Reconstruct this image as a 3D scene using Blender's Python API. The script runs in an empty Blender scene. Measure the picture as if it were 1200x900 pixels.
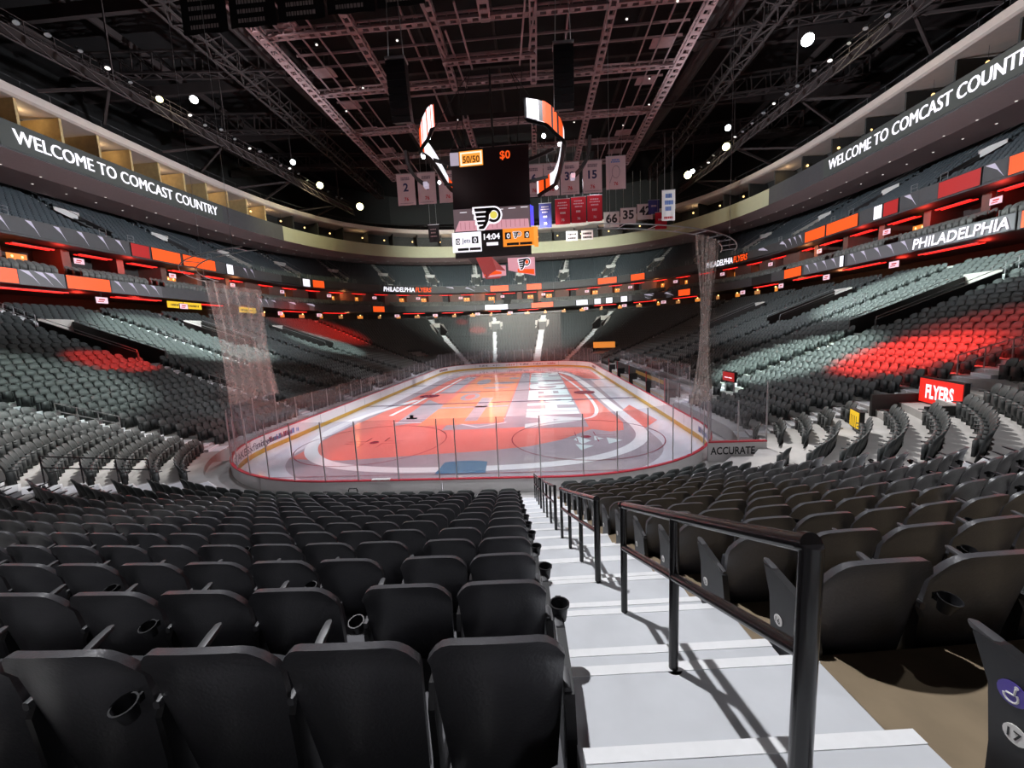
import bpy, bmesh, math, random
import numpy as np
from mathutils import Vector, Matrix
random.seed(7); rng = np.random.default_rng(7)
SC = bpy.context.scene
COL = SC.collection

# ------------------------------------------------------------------ camera, world, exposure
F_PX, PITCH, YAW, ROLL = 467.0, 0.12625, 0.06566, -0.04499
CAM = np.array([3.864, -14.721, 6.538])
_cy, _sy = math.cos(YAW), math.sin(YAW)
FWD = np.array([-_sy*math.cos(PITCH), _cy*math.cos(PITCH), -math.sin(PITCH)])
_r = np.array([_cy, _sy, 0.0]); _u = np.cross(_r, FWD)
RIGHT = _r*math.cos(ROLL) + _u*math.sin(ROLL)
UP = -_r*math.sin(ROLL) + _u*math.cos(ROLL)
cd = bpy.data.cameras.new('camera'); cam = bpy.data.objects.new('camera', cd); COL.objects.link(cam)
cd.sensor_width = 36.0; cd.lens = F_PX/1200*36.0; cd.clip_start = 0.05; cd.clip_end = 400
M = Matrix.Identity(4)
for k in range(3):
    M[k][0] = RIGHT[k]; M[k][1] = UP[k]; M[k][2] = -FWD[k]; M[k][3] = CAM[k]
cam.matrix_world = M
SC.camera = cam
SC.view_settings.view_transform = 'Standard'; SC.view_settings.look = 'None'
SC.view_settings.exposure = 0.0; SC.view_settings.gamma = 1.0; SC.view_settings.use_curve_mapping = False
w = bpy.data.worlds.new('hall_air'); SC.world = w; w.use_nodes = True
w.node_tree.nodes['Background'].inputs[0].default_value = (0.75, 0.62, 0.66, 1)
w.node_tree.nodes['Background'].inputs[1].default_value = 0.009

def project(P):
    d = np.atleast_2d(P) - CAM; z = d @ FWD
    zz = np.where(np.abs(z) < 1e-6, 1e-6, z)
    return 600 + F_PX*(d @ RIGHT)/zz, 450 - F_PX*(d @ UP)/zz, z

# ------------------------------------------------------------------ lamps of the hall and added fills
def spot(name, loc, target, power, color, deg, blend=0.5, size=0.25):
    l = bpy.data.lights.new(name, 'SPOT'); l.energy = power; l.color = color
    l.spot_size = math.radians(deg); l.spot_blend = blend; l.shadow_soft_size = size
    o = bpy.data.objects.new(name, l); COL.objects.link(o); o.location = loc
    o.rotation_euler = (Vector(target) - Vector(loc)).to_track_quat('-Z', 'Y').to_euler()
    return o
def point(name, loc, power, color, size=0.15):
    l = bpy.data.lights.new(name, 'POINT'); l.energy = power; l.color = color; l.shadow_soft_size = size
    o = bpy.data.objects.new(name, l); COL.objects.link(o); o.location = loc
    return o
WHITE = (1.0, 0.97, 0.94); COOL = (0.80, 1.0, 0.93); REDL = (1.0, 0.03, 0.02); WARM = (1.0, 0.72, 0.35)
GAIN = 1.0
# over the ice
for x in (-16, 16):
    for y, ya in ((18, 13), (30, 29), (53, 44)):
        spot('ice_lamp', (x, y, 33.2), (x*-0.15, ya, 0), 36000*GAIN, (0.95, 0.94, 1.0), 62, 0.7, 0.4)
# aisle and near seats, from the catwalk almost overhead
spot('aisle_lamp', (-3.5, -5.5, 33.2), (3.4, -8.5, 3.5), 33000*GAIN, (0.97, 0.97, 1.0), 48, 0.9, 0.35)
spot('aisle_lamp', (20, -4, 33.2), (13, -6, 3.5), 11000*GAIN, (0.97, 0.97, 1.0), 44, 0.9, 0.35)
spot('aisle_lamp', (-20, -4, 33.2), (-11, -8, 3.5), 7000*GAIN, (0.97, 0.97, 1.0), 44, 0.9, 0.35)
point('concourse_fill', (9.5, -25, 13.5), 650*GAIN, (0.95, 0.95, 1.0), 0.5)  # added unseen lamp behind the near seats, lifts their backs
# lit blocks of the side stands
spot('stand_lamp', (18, 30, 33.0), (36.5, 22, 8.8), 115000*GAIN, COOL, 30, 0.5)
spot('stand_lamp', (6, 24, 33.2), (22.3, 16.0, 3.4), 165000*GAIN, COOL, 19, 0.6)
spot('stand_lamp', (-10, 30, 33.2), (-31.5, 25.5, 7.6), 125000*GAIN, COOL, 27, 0.5)
spot('stand_lamp', (-8, 30, 33.2), (-26, 3.0, 5.0), 50000*GAIN, COOL, 22, 0.5)
spot('stand_lamp', (-8, 44, 33.2), (-29, 46, 6.0), 95000*GAIN, COOL, 22, 0.6)
spot('stand_lamp', (-12, 20, 33.2), (-17.5, 0.0, 2), 85000*GAIN, WHITE, 20, 0.8)
spot('stand_lamp', (12, 20, 33.2), (16.5, 0.5, 2), 60000*GAIN, WHITE, 18, 0.8)
spot('stand_lamp', (0, 53, 33.2), (0, 79, 6), 27000*GAIN, (0.95, 0.95, 1.0), 62, 0.8)
spot('stand_lamp', (-14, 30, 33.2), (-24, 10, 4), 6000*GAIN, (0.95, 0.97, 1.0), 60, 0.9)
spot('stand_lamp', (14, 30, 33.2), (26, 14, 5), 8000*GAIN, (0.95, 0.97, 1.0), 60, 0.9)
# added fill spots, no real fixtures: brighten the upper stands and the ring's underside
for sgn in (-1, 1):
    spot('board_fill', (sgn*5, 31, 19.5), (sgn*48, 32, 23.5), 52000*GAIN, (0.88, 0.94, 1.0), 95, 0.7, 0.4)
spot('board_fill', (0, 38, 17), (0, 104, 24), 125000*GAIN, (0.92, 1.0, 0.92), 80, 0.8, 0.4)
# red washes
spot('red_lamp', (4, 22, 33.2), (24.2, 8.4, 4.2), 700000*GAIN, REDL, 11, 0.8)
spot('red_lamp', (6, 26, 33.2), (27.0, 7.0, 5.4), 100000*GAIN, REDL, 15, 0.9)
spot('red_lamp', (-4, 24, 33.2), (-27.9, 13.4, 5.7), 230000*GAIN, REDL, 8, 0.6)
spot('red_lamp', (-4, 50, 33.2), (-35, 56, 8.5), 260000*GAIN, REDL, 26, 0.9)
spot('red_lamp', (-4, 52, 33.2), (-10, 80.5, 7.0), 190000*GAIN, REDL, 7, 0.5)
spot('red_lamp', (-2, 52, 33.2), (-14.5, 84.5, 9.8), 150000*GAIN, REDL, 5, 0.5)
spot('red_lamp', (14, 34, 33.2), (-5, 13, 0), 60000*GAIN, (1.0, 0.10, 0.06), 30, 0.9)
spot('red_lamp', (-14, 34, 33.2), (8, 24, 0), 40000*GAIN, (1.0, 0.12, 0.06), 42, 0.9)
spot('red_lamp', (10, 20, 33.2), (8, 60, 0), 50000*GAIN, (1.0, 0.16, 0.06), 26, 0.9)
spot('roof_fill', (0, 30, 12), (0, 24, 34), 1300*GAIN, (1.0, 0.55, 0.58), 130, 0.9)  # added fill hung in mid-air, brightens the roof steel

# ------------------------------------------------------------------ materials
def mat(name, color, rough=0.6, var=0.0, scale=8.0, metal=0.0, bump=0.0, spec=0.5, emit=None, es=0.0):
    m = bpy.data.materials.new(name); m.use_nodes = True
    nt = m.node_tree; b = nt.nodes['Principled BSDF']
    b.inputs['Base Color'].default_value = (*color, 1); b.inputs['Roughness'].default_value = rough
    b.inputs['Metallic'].default_value = metal; b.inputs['Specular IOR Level'].default_value = spec
    if var or bump:
        tc = nt.nodes.new('ShaderNodeTexCoord'); n = nt.nodes.new('ShaderNodeTexNoise')
        n.inputs['Scale'].default_value = scale; n.inputs['Detail'].default_value = 5
        nt.links.new(tc.outputs['Object'], n.inputs['Vector'])
        if var:
            mx = nt.nodes.new('ShaderNodeMix'); mx.data_type = 'RGBA'
            mx.inputs[6].default_value = (*[c*(1-var) for c in color], 1)
            mx.inputs[7].default_value = (*[min(1, c*(1+var)) for c in color], 1)
            nt.links.new(n.outputs['Fac'], mx.inputs[0]); nt.links.new(mx.outputs[2], b.inputs['Base Color'])
        if bump:
            bp = nt.nodes.new('ShaderNodeBump'); bp.inputs['Strength'].default_value = bump; bp.inputs['Distance'].default_value = 0.01
            nt.links.new(n.outputs['Fac'], bp.inputs['Height']); nt.links.new(bp.outputs['Normal'], b.inputs['Normal'])
    if emit:
        b.inputs['Emission Color'].default_value = (*emit, 1); b.inputs['Emission Strength'].default_value = es
    return m
def glow(name, color, s):
    return mat(name, tuple(c*0.3 for c in color), 0.5, emit=color, es=s)
def panemat(name, tint, haze, gloss, rough=0.02):
    m = bpy.data.materials.new(name); m.use_nodes = True; nt = m.node_tree; nt.nodes.clear()
    out = nt.nodes.new('ShaderNodeOutputMaterial'); tr = nt.nodes.new('ShaderNodeBsdfTransparent'); tr.inputs[0].default_value = (*tint, 1)
    df = nt.nodes.new('ShaderNodeBsdfDiffuse'); df.inputs[0].default_value = (0.8, 0.74, 0.76, 1)
    gl = nt.nodes.new('ShaderNodeBsdfGlossy'); gl.inputs['Roughness'].default_value = rough
    m1 = nt.nodes.new('ShaderNodeMixShader'); m1.inputs[0].default_value = haze
    m2 = nt.nodes.new('ShaderNodeMixShader'); m2.inputs[0].default_value = gloss
    nt.links.new(tr.outputs[0], m1.inputs[1]); nt.links.new(df.outputs[0], m1.inputs[2])
    nt.links.new(m1.outputs[0], m2.inputs[1]); nt.links.new(gl.outputs[0], m2.inputs[2]); nt.links.new(m2.outputs[0], out.inputs[0])
    return m
def netmat(name, fill, color=(0.8, 0.72, 0.68)):
    # knotted netting: the threads of the weave follow the sheet's own uv in metres
    m = bpy.data.materials.new(name); m.use_nodes = True; nt = m.node_tree; nt.nodes.clear()
    out = nt.nodes.new('ShaderNodeOutputMaterial'); tr = nt.nodes.new('ShaderNodeBsdfTransparent')
    df = nt.nodes.new('ShaderNodeBsdfDiffuse'); df.inputs[0].default_value = (*color, 1)
    tc = nt.nodes.new('ShaderNodeTexCoord'); n = nt.nodes.new('ShaderNodeTexNoise'); n.inputs['Scale'].default_value = 3
    mr = nt.nodes.new('ShaderNodeMapRange'); mr.inputs[3].default_value = fill*0.9; mr.inputs[4].default_value = fill*1.1
    nt.links.new(tc.outputs['Object'], n.inputs[0]); nt.links.new(n.outputs[0], mr.inputs[0])
    mx = nt.nodes.new('ShaderNodeMixShader'); nt.links.new(mr.outputs[0], mx.inputs[0])
    nt.links.new(tr.outputs[0], mx.inputs[1]); nt.links.new(df.outputs[0], mx.inputs[2]); nt.links.new(mx.outputs[0], out.inputs[0])
    return m
MT = dict(
    seat=mat('seat_plastic', (0.066, 0.066, 0.073), 0.34, 0.25, 60, bump=0.2, spec=0.7),
    seatpan=mat('seat_pan_fabric', (0.030, 0.031, 0.036), 0.8, 0.3, 90),
    iron=mat('seat_iron', (0.014, 0.014, 0.016), 0.45, 0.2, 40),
    arm=mat('arm_plastic', (0.07, 0.07, 0.075), 0.45, 0.2, 40),
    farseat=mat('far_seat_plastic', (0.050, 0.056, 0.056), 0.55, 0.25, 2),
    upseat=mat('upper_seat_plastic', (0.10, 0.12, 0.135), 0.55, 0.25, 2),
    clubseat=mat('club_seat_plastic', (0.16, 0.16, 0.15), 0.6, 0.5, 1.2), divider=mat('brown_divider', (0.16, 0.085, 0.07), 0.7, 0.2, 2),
    white=mat('stair_paint', (0.62, 0.64, 0.67), 0.7, 0.10, 5, bump=0.1),
    nose=mat('nosing_paint', (0.86, 0.87, 0.88), 0.6, 0.06, 20),
    tan=mat('bare_concrete', (0.25, 0.19, 0.12), 0.85, 0.35, 4, bump=0.2),
    shadedfloor=mat('shaded_row_floor', (0.13, 0.13, 0.14), 0.85, 0.2, 4),  # same concrete as tan, with shade put into the colour
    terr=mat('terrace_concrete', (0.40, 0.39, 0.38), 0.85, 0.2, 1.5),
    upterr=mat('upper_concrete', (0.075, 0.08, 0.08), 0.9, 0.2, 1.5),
    rail=mat('black_rail_paint', (0.012, 0.011, 0.012), 0.22, 0.1, 30),
    steel=mat('steel', (0.45, 0.45, 0.46), 0.4, 0.1, 10, metal=0.6),
    dark=mat('dark_panel', (0.020, 0.019, 0.020), 0.6, 0.2, 3),
    vom=mat('dark_vomitory_wall', (0.035, 0.034, 0.033), 0.7, 0.2, 2),
    pale=mat('pale_wall', (0.55, 0.52, 0.48), 0.8, 0.1, 2),
    fascia=mat('fascia_grey', (0.07, 0.066, 0.07), 0.6, 0.15, 2),
    soffit=mat('soffit_mauve', (0.30, 0.21, 0.21), 0.85, 0.12, 6),
    cream=mat('cream_fascia', (0.42, 0.405, 0.28), 0.7, 0.06, 2),
    canopy=mat('canopy_white', (0.55, 0.46, 0.42), 0.7, 0.1, 2),
    ochre=mat('ochre_wall', (0.52, 0.37, 0.18), 0.8, 0.25, 2),
    ceiling=mat('black_roof', (0.012, 0.009, 0.010), 0.9, 0.4, 0.3),
    truss=mat('truss_paint', (0.30, 0.20, 0.205), 0.7, 0.2, 3),
    duct=mat('dull_duct', (0.040, 0.028, 0.028), 0.8, 0.4, 0.6),
    board=mat('board_white', (0.80, 0.78, 0.78), 0.35, 0.04, 3),
    kick=mat('kickplate_yellow', (0.62, 0.36, 0.04), 0.4, 0.15, 3),
    cap=mat('cap_red', (0.55, 0.03, 0.05), 0.35, 0.1, 6),
    glass=panemat('rink_glass', (0.93, 0.93, 0.95), 0.035, 0.035),
    net=netmat('thin_net', 0.03), netd=netmat('gathered_net', 0.36, (0.66, 0.57, 0.52)),
    netf=netmat('far_net', 0.07),
    orange=glow('led_orange', (1.0, 0.10, 0.012), 1.0), ledwhite=glow('led_white', (0.95, 0.93, 1.0), 1.1),
    lilac=glow('led_lilac', (0.75, 0.68, 0.85), 0.50), dimred=glow('led_dim_red', (0.8, 0.03, 0.03), 0.35),
    ledgrey=glow('led_grey', (0.30, 0.29, 0.31), 0.12), redstrip=glow('red_strip', (1.0, 0.02, 0.015), 1.6),
    pinkscr=glow('pink_screen', (0.95, 0.62, 0.72), 0.9), warm=glow('warm_lamp', (1.0, 0.62, 0.22), 3.0),
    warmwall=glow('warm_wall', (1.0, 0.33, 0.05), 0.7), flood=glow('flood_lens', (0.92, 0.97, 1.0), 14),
    yflood=glow('yellow_flood_lens', (1.0, 0.95, 0.45), 9), dot=glow('downlight', (0.9, 0.85, 0.8), 1.3),
    yellow=glow('yellow_sign', (1.0, 0.62, 0.03), 0.75), black=mat('black_ink', (0.01, 0.01, 0.012), 0.5),
    navy=mat('navy_ink', (0.02, 0.02, 0.09), 0.6), banner=mat('banner_cloth', (0.62, 0.48, 0.50), 0.9, 0.06, 3),
    bred=mat('red_cloth', (0.45, 0.015, 0.03), 0.9, 0.1, 3), bblue=mat('blue_cloth', (0.05, 0.05, 0.22), 0.9, 0.1, 3),
    ink=mat('grey_ink', (0.16, 0.12, 0.16), 0.6), offwhite=mat('off_white', (0.75, 0.74, 0.72), 0.7),
    redink=mat('red_ink', (0.5, 0.03, 0.04), 0.6), blueink=mat('blue_ink', (0.1, 0.2, 0.5), 0.6),
    ada=mat('badge_violet', (0.09, 0.06, 0.35), 0.4), gold=mat('gold_trim', (0.5, 0.3, 0.06), 0.6),
)

def icemat():
    m = mat('ice', (0.66, 0.68, 0.74), 0.09, 0.10, 0.5, spec=0.6)
    return m
MT['ice'] = icemat()
def paintmat(name, c, var=0.12, sc=0.7):
    return mat(name, c, 0.10, var, sc, spec=0.6)
MT.update(icered=paintmat('ice_projected_red', (0.80, 0.25, 0.21), 0.22, 0.35), icegrey=paintmat('ice_projected_grey', (0.42, 0.38, 0.42), 0.2),  # red, grey, orange, white and pale tones: projected light given as colour
    iceorange=paintmat('ice_projected_orange', (0.84, 0.32, 0.18), 0.2), icewhite=paintmat('ice_projected_white', (0.86, 0.90, 0.92), 0.05),
    iceblue=paintmat('ice_blue_paint', (0.07, 0.20, 0.36), 0.15), iceline=paintmat('ice_red_line', (0.30, 0.04, 0.07), 0.1),
    icebl=paintmat('ice_blue_line', (0.12, 0.09, 0.18), 0.1), icemint=paintmat('ice_projected_pale', (0.70, 0.86, 0.86), 0.08))

# ------------------------------------------------------------------ mesh helpers
class MB:
    def __init__(s): s.v = []; s.f = []; s.m = []
    def add(s, vs, fs, mi=0):
        n = len(s.v); s.v += [tuple(map(float, v)) for v in vs]
        for f in fs: s.f.append(tuple(i+n for i in f)); s.m.append(mi)
        return s
    def box(s, c, d, mi=0, R=None):
        c = np.array(c, float); d = np.array(d, float)/2
        vs = [np.array((x, y, z))*d for x in (-1, 1) for y in (-1, 1) for z in (-1, 1)]
        if R is not None: vs = [R @ v for v in vs]
        return s.add([v+c for v in vs], [(0,1,3,2),(4,6,7,5),(0,4,5,1),(2,3,7,6),(0,2,6,4),(1,5,7,3)], mi)
    def bar(s, a, b, w, h, mi=0):
        a = np.array(a, float); b = np.array(b, float); d = b-a; L = np.linalg.norm(d)
        if L < 1e-6: return s
        d /= L; up = np.array((0, 0, 1.0)) if abs(d[2]) < .95 else np.array((1.0, 0, 0))
        x = np.cross(d, up); x /= np.linalg.norm(x); y = np.cross(x, d)
        return s.box((a+b)/2, (L, w, h), mi, np.stack([d, x, y], 1))
    def tube(s, pts, r, seg=10, mi=0, cap=True):
        pts = [np.array(p, float) for p in pts]; n = len(pts); vs = []; prev = None
        for i, p in enumerate(pts):
            d = pts[min(i+1, n-1)]-pts[max(i-1, 0)]; d /= np.linalg.norm(d)
            if prev is None:
                up = np.array((0, 0, 1.0)) if abs(d[2]) < .9 else np.array((1.0, 0, 0))
                x = np.cross(d, up)
            else: x = prev-d*(prev @ d)
            x /= np.linalg.norm(x); prev = x; y = np.cross(d, x)
            rr = r[i] if hasattr(r, '__len__') else r
            vs += [p+rr*(math.cos(2*math.pi*k/seg)*x+math.sin(2*math.pi*k/seg)*y) for k in range(seg)]
        fs = [(i*seg+k, i*seg+(k+1) % seg, (i+1)*seg+(k+1) % seg, (i+1)*seg+k) for i in range(n-1) for k in range(seg)]
        if cap: fs += [tuple(range(seg))[::-1], tuple(range((n-1)*seg, n*seg))]
        return s.add(vs, fs, mi)
    def prism(s, poly, fr, t0, t1, mi=0):
        # poly (a,b) pairs in frame fr = (origin, A, B, N); extruded along N from t0 to t1
        o, A, B, N = [np.array(q, float) for q in fr]; n = len(poly)
        vs = [o+A*a+B*b+N*t0 for a, b in poly]+[o+A*a+B*b+N*t1 for a, b in poly]
        fs = [tuple(range(n))[::-1], tuple(range(n, 2*n))]+[(i, (i+1) % n, n+(i+1) % n, n+i) for i in range(n)]
        return s.add(vs, fs, mi)
    def mesh(s, name, mats, smooth=None):
        me = bpy.data.meshes.new(name); me.from_pydata(s.v, [], s.f)
        for m in mats: me.materials.append(m)
        if len(mats) > 1: me.polygons.foreach_set('material_index', s.m)
        if smooth:
            me.polygons.foreach_set('use_smooth', [True]*len(me.polygons)); me.set_sharp_from_angle(angle=math.radians(smooth))
        me.update(); return me
    def build(s, name, mats, parent=None, smooth=None):
        if not isinstance(mats, (list, tuple)): mats = [mats]
        return link(name, s.mesh(name, mats, smooth), parent)
def link(name, me, parent=None):
    o = bpy.data.objects.new(name, me); COL.objects.link(o)
    if parent is not None: o.parent = parent
    return o
def empty(name, loc=(0, 0, 0)):
    o = bpy.data.objects.new(name, None); COL.objects.link(o); o.location = loc; o.empty_display_size = 0.1; return o
def tag(o, label, cat, group=None):
    o['label'] = label; o['category'] = cat
    if group: o['group'] = group
    return o
def struct(o, label=None):
    o['kind'] = 'structure'
    if label: o['label'] = label; o['category'] = 'structure'
    return o
def put(o, origin, X, Y, Z=(0, 0, 1)):
    m = Matrix.Identity(4)
    for k in range(3): m[k][0] = X[k]; m[k][1] = Y[k]; m[k][2] = Z[k]; m[k][3] = origin[k]
    o.matrix_world = m
_ones = 'zeroth first second third fourth fifth sixth seventh eighth ninth tenth eleventh twelfth thirteenth fourteenth fifteenth sixteenth seventeenth eighteenth nineteenth'.split()
_tens = {20: 'twentieth', 30: 'thirtieth', 40: 'fortieth', 50: 'fiftieth', 60: 'sixtieth', 70: 'seventieth', 80: 'eightieth', 90: 'ninetieth'}
_tn = {20: 'twenty', 30: 'thirty', 40: 'forty', 50: 'fifty', 60: 'sixty', 70: 'seventy', 80: 'eighty', 90: 'ninety'}
def nth(n):
    if n < 20: return _ones[n]
    return _tens[n] if n % 10 == 0 else _tn[n//10*10]+'-'+_ones[n % 10]

_tc = {}
def text_verts(txt, bold=0.0, shear=0.0):
    # letters of the built-in font as triangles; height of capitals = 1, width returned
    key = (txt, bold, shear)
    if key in _tc: return _tc[key]
    cu = bpy.data.curves.new('t', 'FONT'); cu.body = txt; cu.align_x = 'LEFT'; cu.offset = bold; cu.shear = shear; cu.resolution_u = 3
    o = bpy.data.objects.new('t', cu); COL.objects.link(o)
    dg = bpy.context.evaluated_depsgraph_get(); ev = o.evaluated_get(dg); me = ev.to_mesh()
    v = np.array([p.co[:2] for p in me.vertices]); f = [tuple(p.vertices) for p in me.polygons]
    ev.to_mesh_clear(); bpy.data.objects.remove(o); bpy.data.curves.remove(cu)
    v[:, 0] -= v[:, 0].min(); h = 0.72; v = v/h
    _tc[key] = (v, f); return _tc[key]
def add_text(mb, txt, fr, width=None, height=None, mi=0, bold=0.012, shear=0.0, lift=0.0, center=False, maxw=None, fat=0.0):
    if fat:
        for d in (-fat, fat): add_text(mb, txt, (np.array(fr[0], float)+np.array(fr[1], float)*d*(height or .5)+np.array(fr[3], float)*.002*d/abs(d), *fr[1:]), width, height, mi, bold, shear, lift, center, maxw)
    v, f = text_verts(txt, bold, shear); W = v[:, 0].max()
    sy = height if height else width/W
    sx = width/W if width else sy
    if maxw and W*sx > maxw: sx = maxw/W
    o, A, B, N = [np.array(q, float) for q in fr]
    off = -W*sx/2 if center else 0
    mb.add([o+A*(off+p[0]*sx)+B*(p[1]*sy)+N*lift for p in v], f, mi)
def curve_text(mb, txt, s0, s1, z0, z1, fn, mi=0, bold=0.02, shear=0.0, lift=0.06, fat=0.0):
    if fat:
        for d in (-1, 1): curve_text(mb, txt, s0+d*fat, s1+d*fat, z0-abs(fat)*.15*d, z1-abs(fat)*.15*d, fn, mi, bold, shear, lift+.004*d)
        return
    # letters laid along a curved wall: fn(s, offset) -> (x, y)
    v, f = text_verts(txt, bold, shear); W = v[:, 0].max()
    out = []
    for p in v:
        s = s0+(s1-s0)*p[0]/W; x, y = fn(s, -lift); out.append((x, y, z0+(z1-z0)*p[1]))
    mb.add(out, f, mi)

# ------------------------------------------------------------------ the plan of the hall
R1, S1 = 44.0, 5.0
R2 = (13-R1*math.sin(S1/R1))/(1-math.sin(S1/R1))
def _base():
    P = []; N = []; h = x = s = 0.0; y = -30.5; ds = .01
    while y < 0:
        P.append((x, y)); N.append((math.sin(h), -math.cos(h))); x += math.cos(h)*ds; y += math.sin(h)*ds; s += ds
        if s < S1: h += ds/R1
        else: h = min(math.pi/2, h+ds/R2)
    return np.array(P), np.array(N)
BP, BN = _base(); Q = len(BP)*.01; LEN = 4*Q
def plan(s):
    s = s % LEN; q = int(s//Q); r = s-q*Q
    if q in (1, 3): r = Q-r
    i = min(len(BP)-1, int(r/.01)); p = BP[i].copy(); n = BN[i].copy()
    if q in (1, 2): p[1] *= -1; n[1] *= -1
    if q in (2, 3): p[0] *= -1; n[0] *= -1
    p[1] += 30.5; return p, n
def pt(s, t):
    p, n = plan(s); return p+n*t
def stretch(s, t):
    a = pt(s-.05, t); b = pt(s+.05, t); return max(.2, np.linalg.norm(b-a)/.1)
NK = 31; DT = 0.88; T0 = 1.48
def zrow(k): return 4.728-.34*(13-k)+.0028*(13-k)**2 if k <= 13 else 4.728+.34*(k-13)
def trow(k): return T0+DT*k
LSEC = (-9.5, 3.51); LSH = 0.38        # the block left of our stairs sits a little further back
def lshift(s, k=0): return (LSH+(.25 if k > 12 else 0)) if LSEC[0] < (s+LEN/2) % LEN-LEN/2 < LSEC[1] else 0.0
class Ring:        # the press ring: a super-ellipse
    def __init__(s, a=43.0, b=52.0, n=3.0, N=4000):
        th = np.linspace(-math.pi/2, 1.5*math.pi, N)
        P = np.stack([a*np.sign(np.cos(th))*abs(np.cos(th))**(2/n), 30.5+b*np.sign(np.sin(th))*abs(np.sin(th))**(2/n)], 1)
        d = np.linalg.norm(np.diff(P, axis=0), axis=1); s.S = np.concatenate([[0], np.cumsum(d)]); s.P = P; s.L = s.S[-1]
    def at(s, x):
        x = x % s.L; return np.array([np.interp(x, s.S, s.P[:, 0]), np.interp(x, s.S, s.P[:, 1])])
    def off(s, x, t):
        a = s.at(x-.3); b = s.at(x+.3); d = (b-a)/np.linalg.norm(b-a); return s.at(x)+np.array([d[1], -d[0]])*t
    def s_at(s, x0, y0):
        i = np.argmin(((s.P-np.array([x0, y0]))**2).sum(1)); return s.S[i]
RG = Ring()
def strip(mb, fn, s0, s1, prof, step=1.5, mi=0, closed=False):
    # sweep a profile [(t, z), ...] along the plan curve fn(s, t)
    n = max(1, int(abs(s1-s0)/step)); ss = np.linspace(s0, s1, n+1); m = len(prof); vs = []
    for s in ss:
        for t, z in prof: x, y = fn(s, t); vs.append((x, y, z))
    fs = []
    for i in range(n):
        for k in range(m if closed else m-1):
            k2 = (k+1) % m; fs.append((i*m+k, (i+1)*m+k, (i+1)*m+k2, i*m+k2))
    if closed: fs += [tuple(range(m)), tuple(range(n*m, (n+1)*m))[::-1]]
    mb.add(vs, fs, mi)

# aisles: (s, half widths on both sides); the first one is where we stand
S_A = 3.51
AISLES = [(S_A, -.58, .77)]
for s in (-9.5, 9.4, 15.6, -15.6, 25.0, -25.0, 32.6, -32.6, Q, -Q, 2*Q-32.6, 2*Q-25, 2*Q-15.6, 2*Q-8.6, 2*Q-3.6, 2*Q+3.9, 2*Q+8.6, 2*Q+15.6, 2*Q+25, 2*Q+32.6):
    AISLES.append((s, -.6, .6))
VOMS = [(25.2, 15, 23, 1.25), (-25.2, 15, 23, 1.25), (Q, 17, 24, 1.25), (-Q, 17, 24, 1.25), (2*Q-25.2, 15, 23, 1.25), (2*Q+25.2, 15, 23, 1.25),
        (2*Q-8.6, 19, 24, 1.1), (2*Q-3.6, 20, 24, 1.1), (2*Q+3.9, 20, 24, 1.1), (2*Q+8.6, 19, 24, 1.1)]
def sdiff(a, b):
    d = (a-b) % LEN
    return d-LEN if d > LEN/2 else d

# ------------------------------------------------------------------ big structure: terraces
def in_vom(s, k, t, pad=0.0):
    for sv, k0, k1, hw in VOMS:
        if k0 <= k <= k1 and abs(sdiff(s, sv))*stretch(sv, t) < hw+pad: return True
    return False
def build_terraces():
    mb = MB()
    for k in range(NK):
        t0, t1, z = trow(k), trow(k+1), zrow(k); zn = zrow(k+1)
        cuts = set(np.linspace(-LEN/2, LEN/2, 241)) | {LSEC[0], LSEC[1]}
        vv = [(sv, hw) for sv, k0, k1, hw in VOMS if k0 <= k <= k1]
        for sv, hw in vv:
            st = stretch(sv, t0)
            for e in (-hw/st, hw/st): cuts.add(sdiff(sv+e, 0))
        cuts = sorted(cuts)
        for a, b in zip(cuts[:-1], cuts[1:]):
            m = (a+b)/2
            if any(abs(sdiff(m, sv))*stretch(sv, t0) < hw for sv, hw in vv): continue
            d0, d1 = lshift(m, k), lshift(m, k+1)
            p = [pt(a, t0+d0), pt(b, t0+d0), pt(b, t1+d1), pt(a, t1+d1)]
            if p[0][1] < -24: continue
            mb.add([(*p[0], z), (*p[1], z), (*p[2], z), (*p[3], z), (*p[2], zn), (*p[3], zn)], [(0, 1, 2, 3), (3, 2, 4, 5)])
            if k == 0: mb.add([(*p[0], z), (*p[1], z), (*p[1], 0), (*p[0], 0)], [(0, 1, 2, 3)])
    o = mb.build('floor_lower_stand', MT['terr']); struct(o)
    mb = MB()
    for k in range(24):
        t0 = 31+.84*k; z = 19.0+.47*k
        for i in range(200):
            a = -LEN/2+LEN*i/200; b = a+LEN/200
            p = [pt(a, t0), pt(b, t0), pt(b, t0+.84), pt(a, t0+.84)]
            if p[0][1] < -6: continue
            mb.add([(*p[0], z), (*p[1], z), (*p[2], z), (*p[3], z), (*p[2], z+.47), (*p[3], z+.47)], [(0, 1, 2, 3), (3, 2, 4, 5)])
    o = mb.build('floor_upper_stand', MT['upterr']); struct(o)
build_terraces()

# hall floor round the ice, outer walls, roof
mb = MB(); mb.box((0, 30.5, -.35), (150, 150, .5)); struct(mb.build('floor', MT['terr']))
mb = MB()
strip(mb, pt, 18, LEN-18, [(52, 26), (52, 47)], 3)
strip(mb, pt, 12, LEN-12, [(36.2, 10.4), (36.2, 17.6), (29.9, 17.6)], 3)
struct(mb.build('wall_outer', MT['dark']))
mb = MB(); mb.box((0, 38, 47.3), (170, 150, .6)); struct(mb.build('ceiling', MT['ceiling']))

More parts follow.
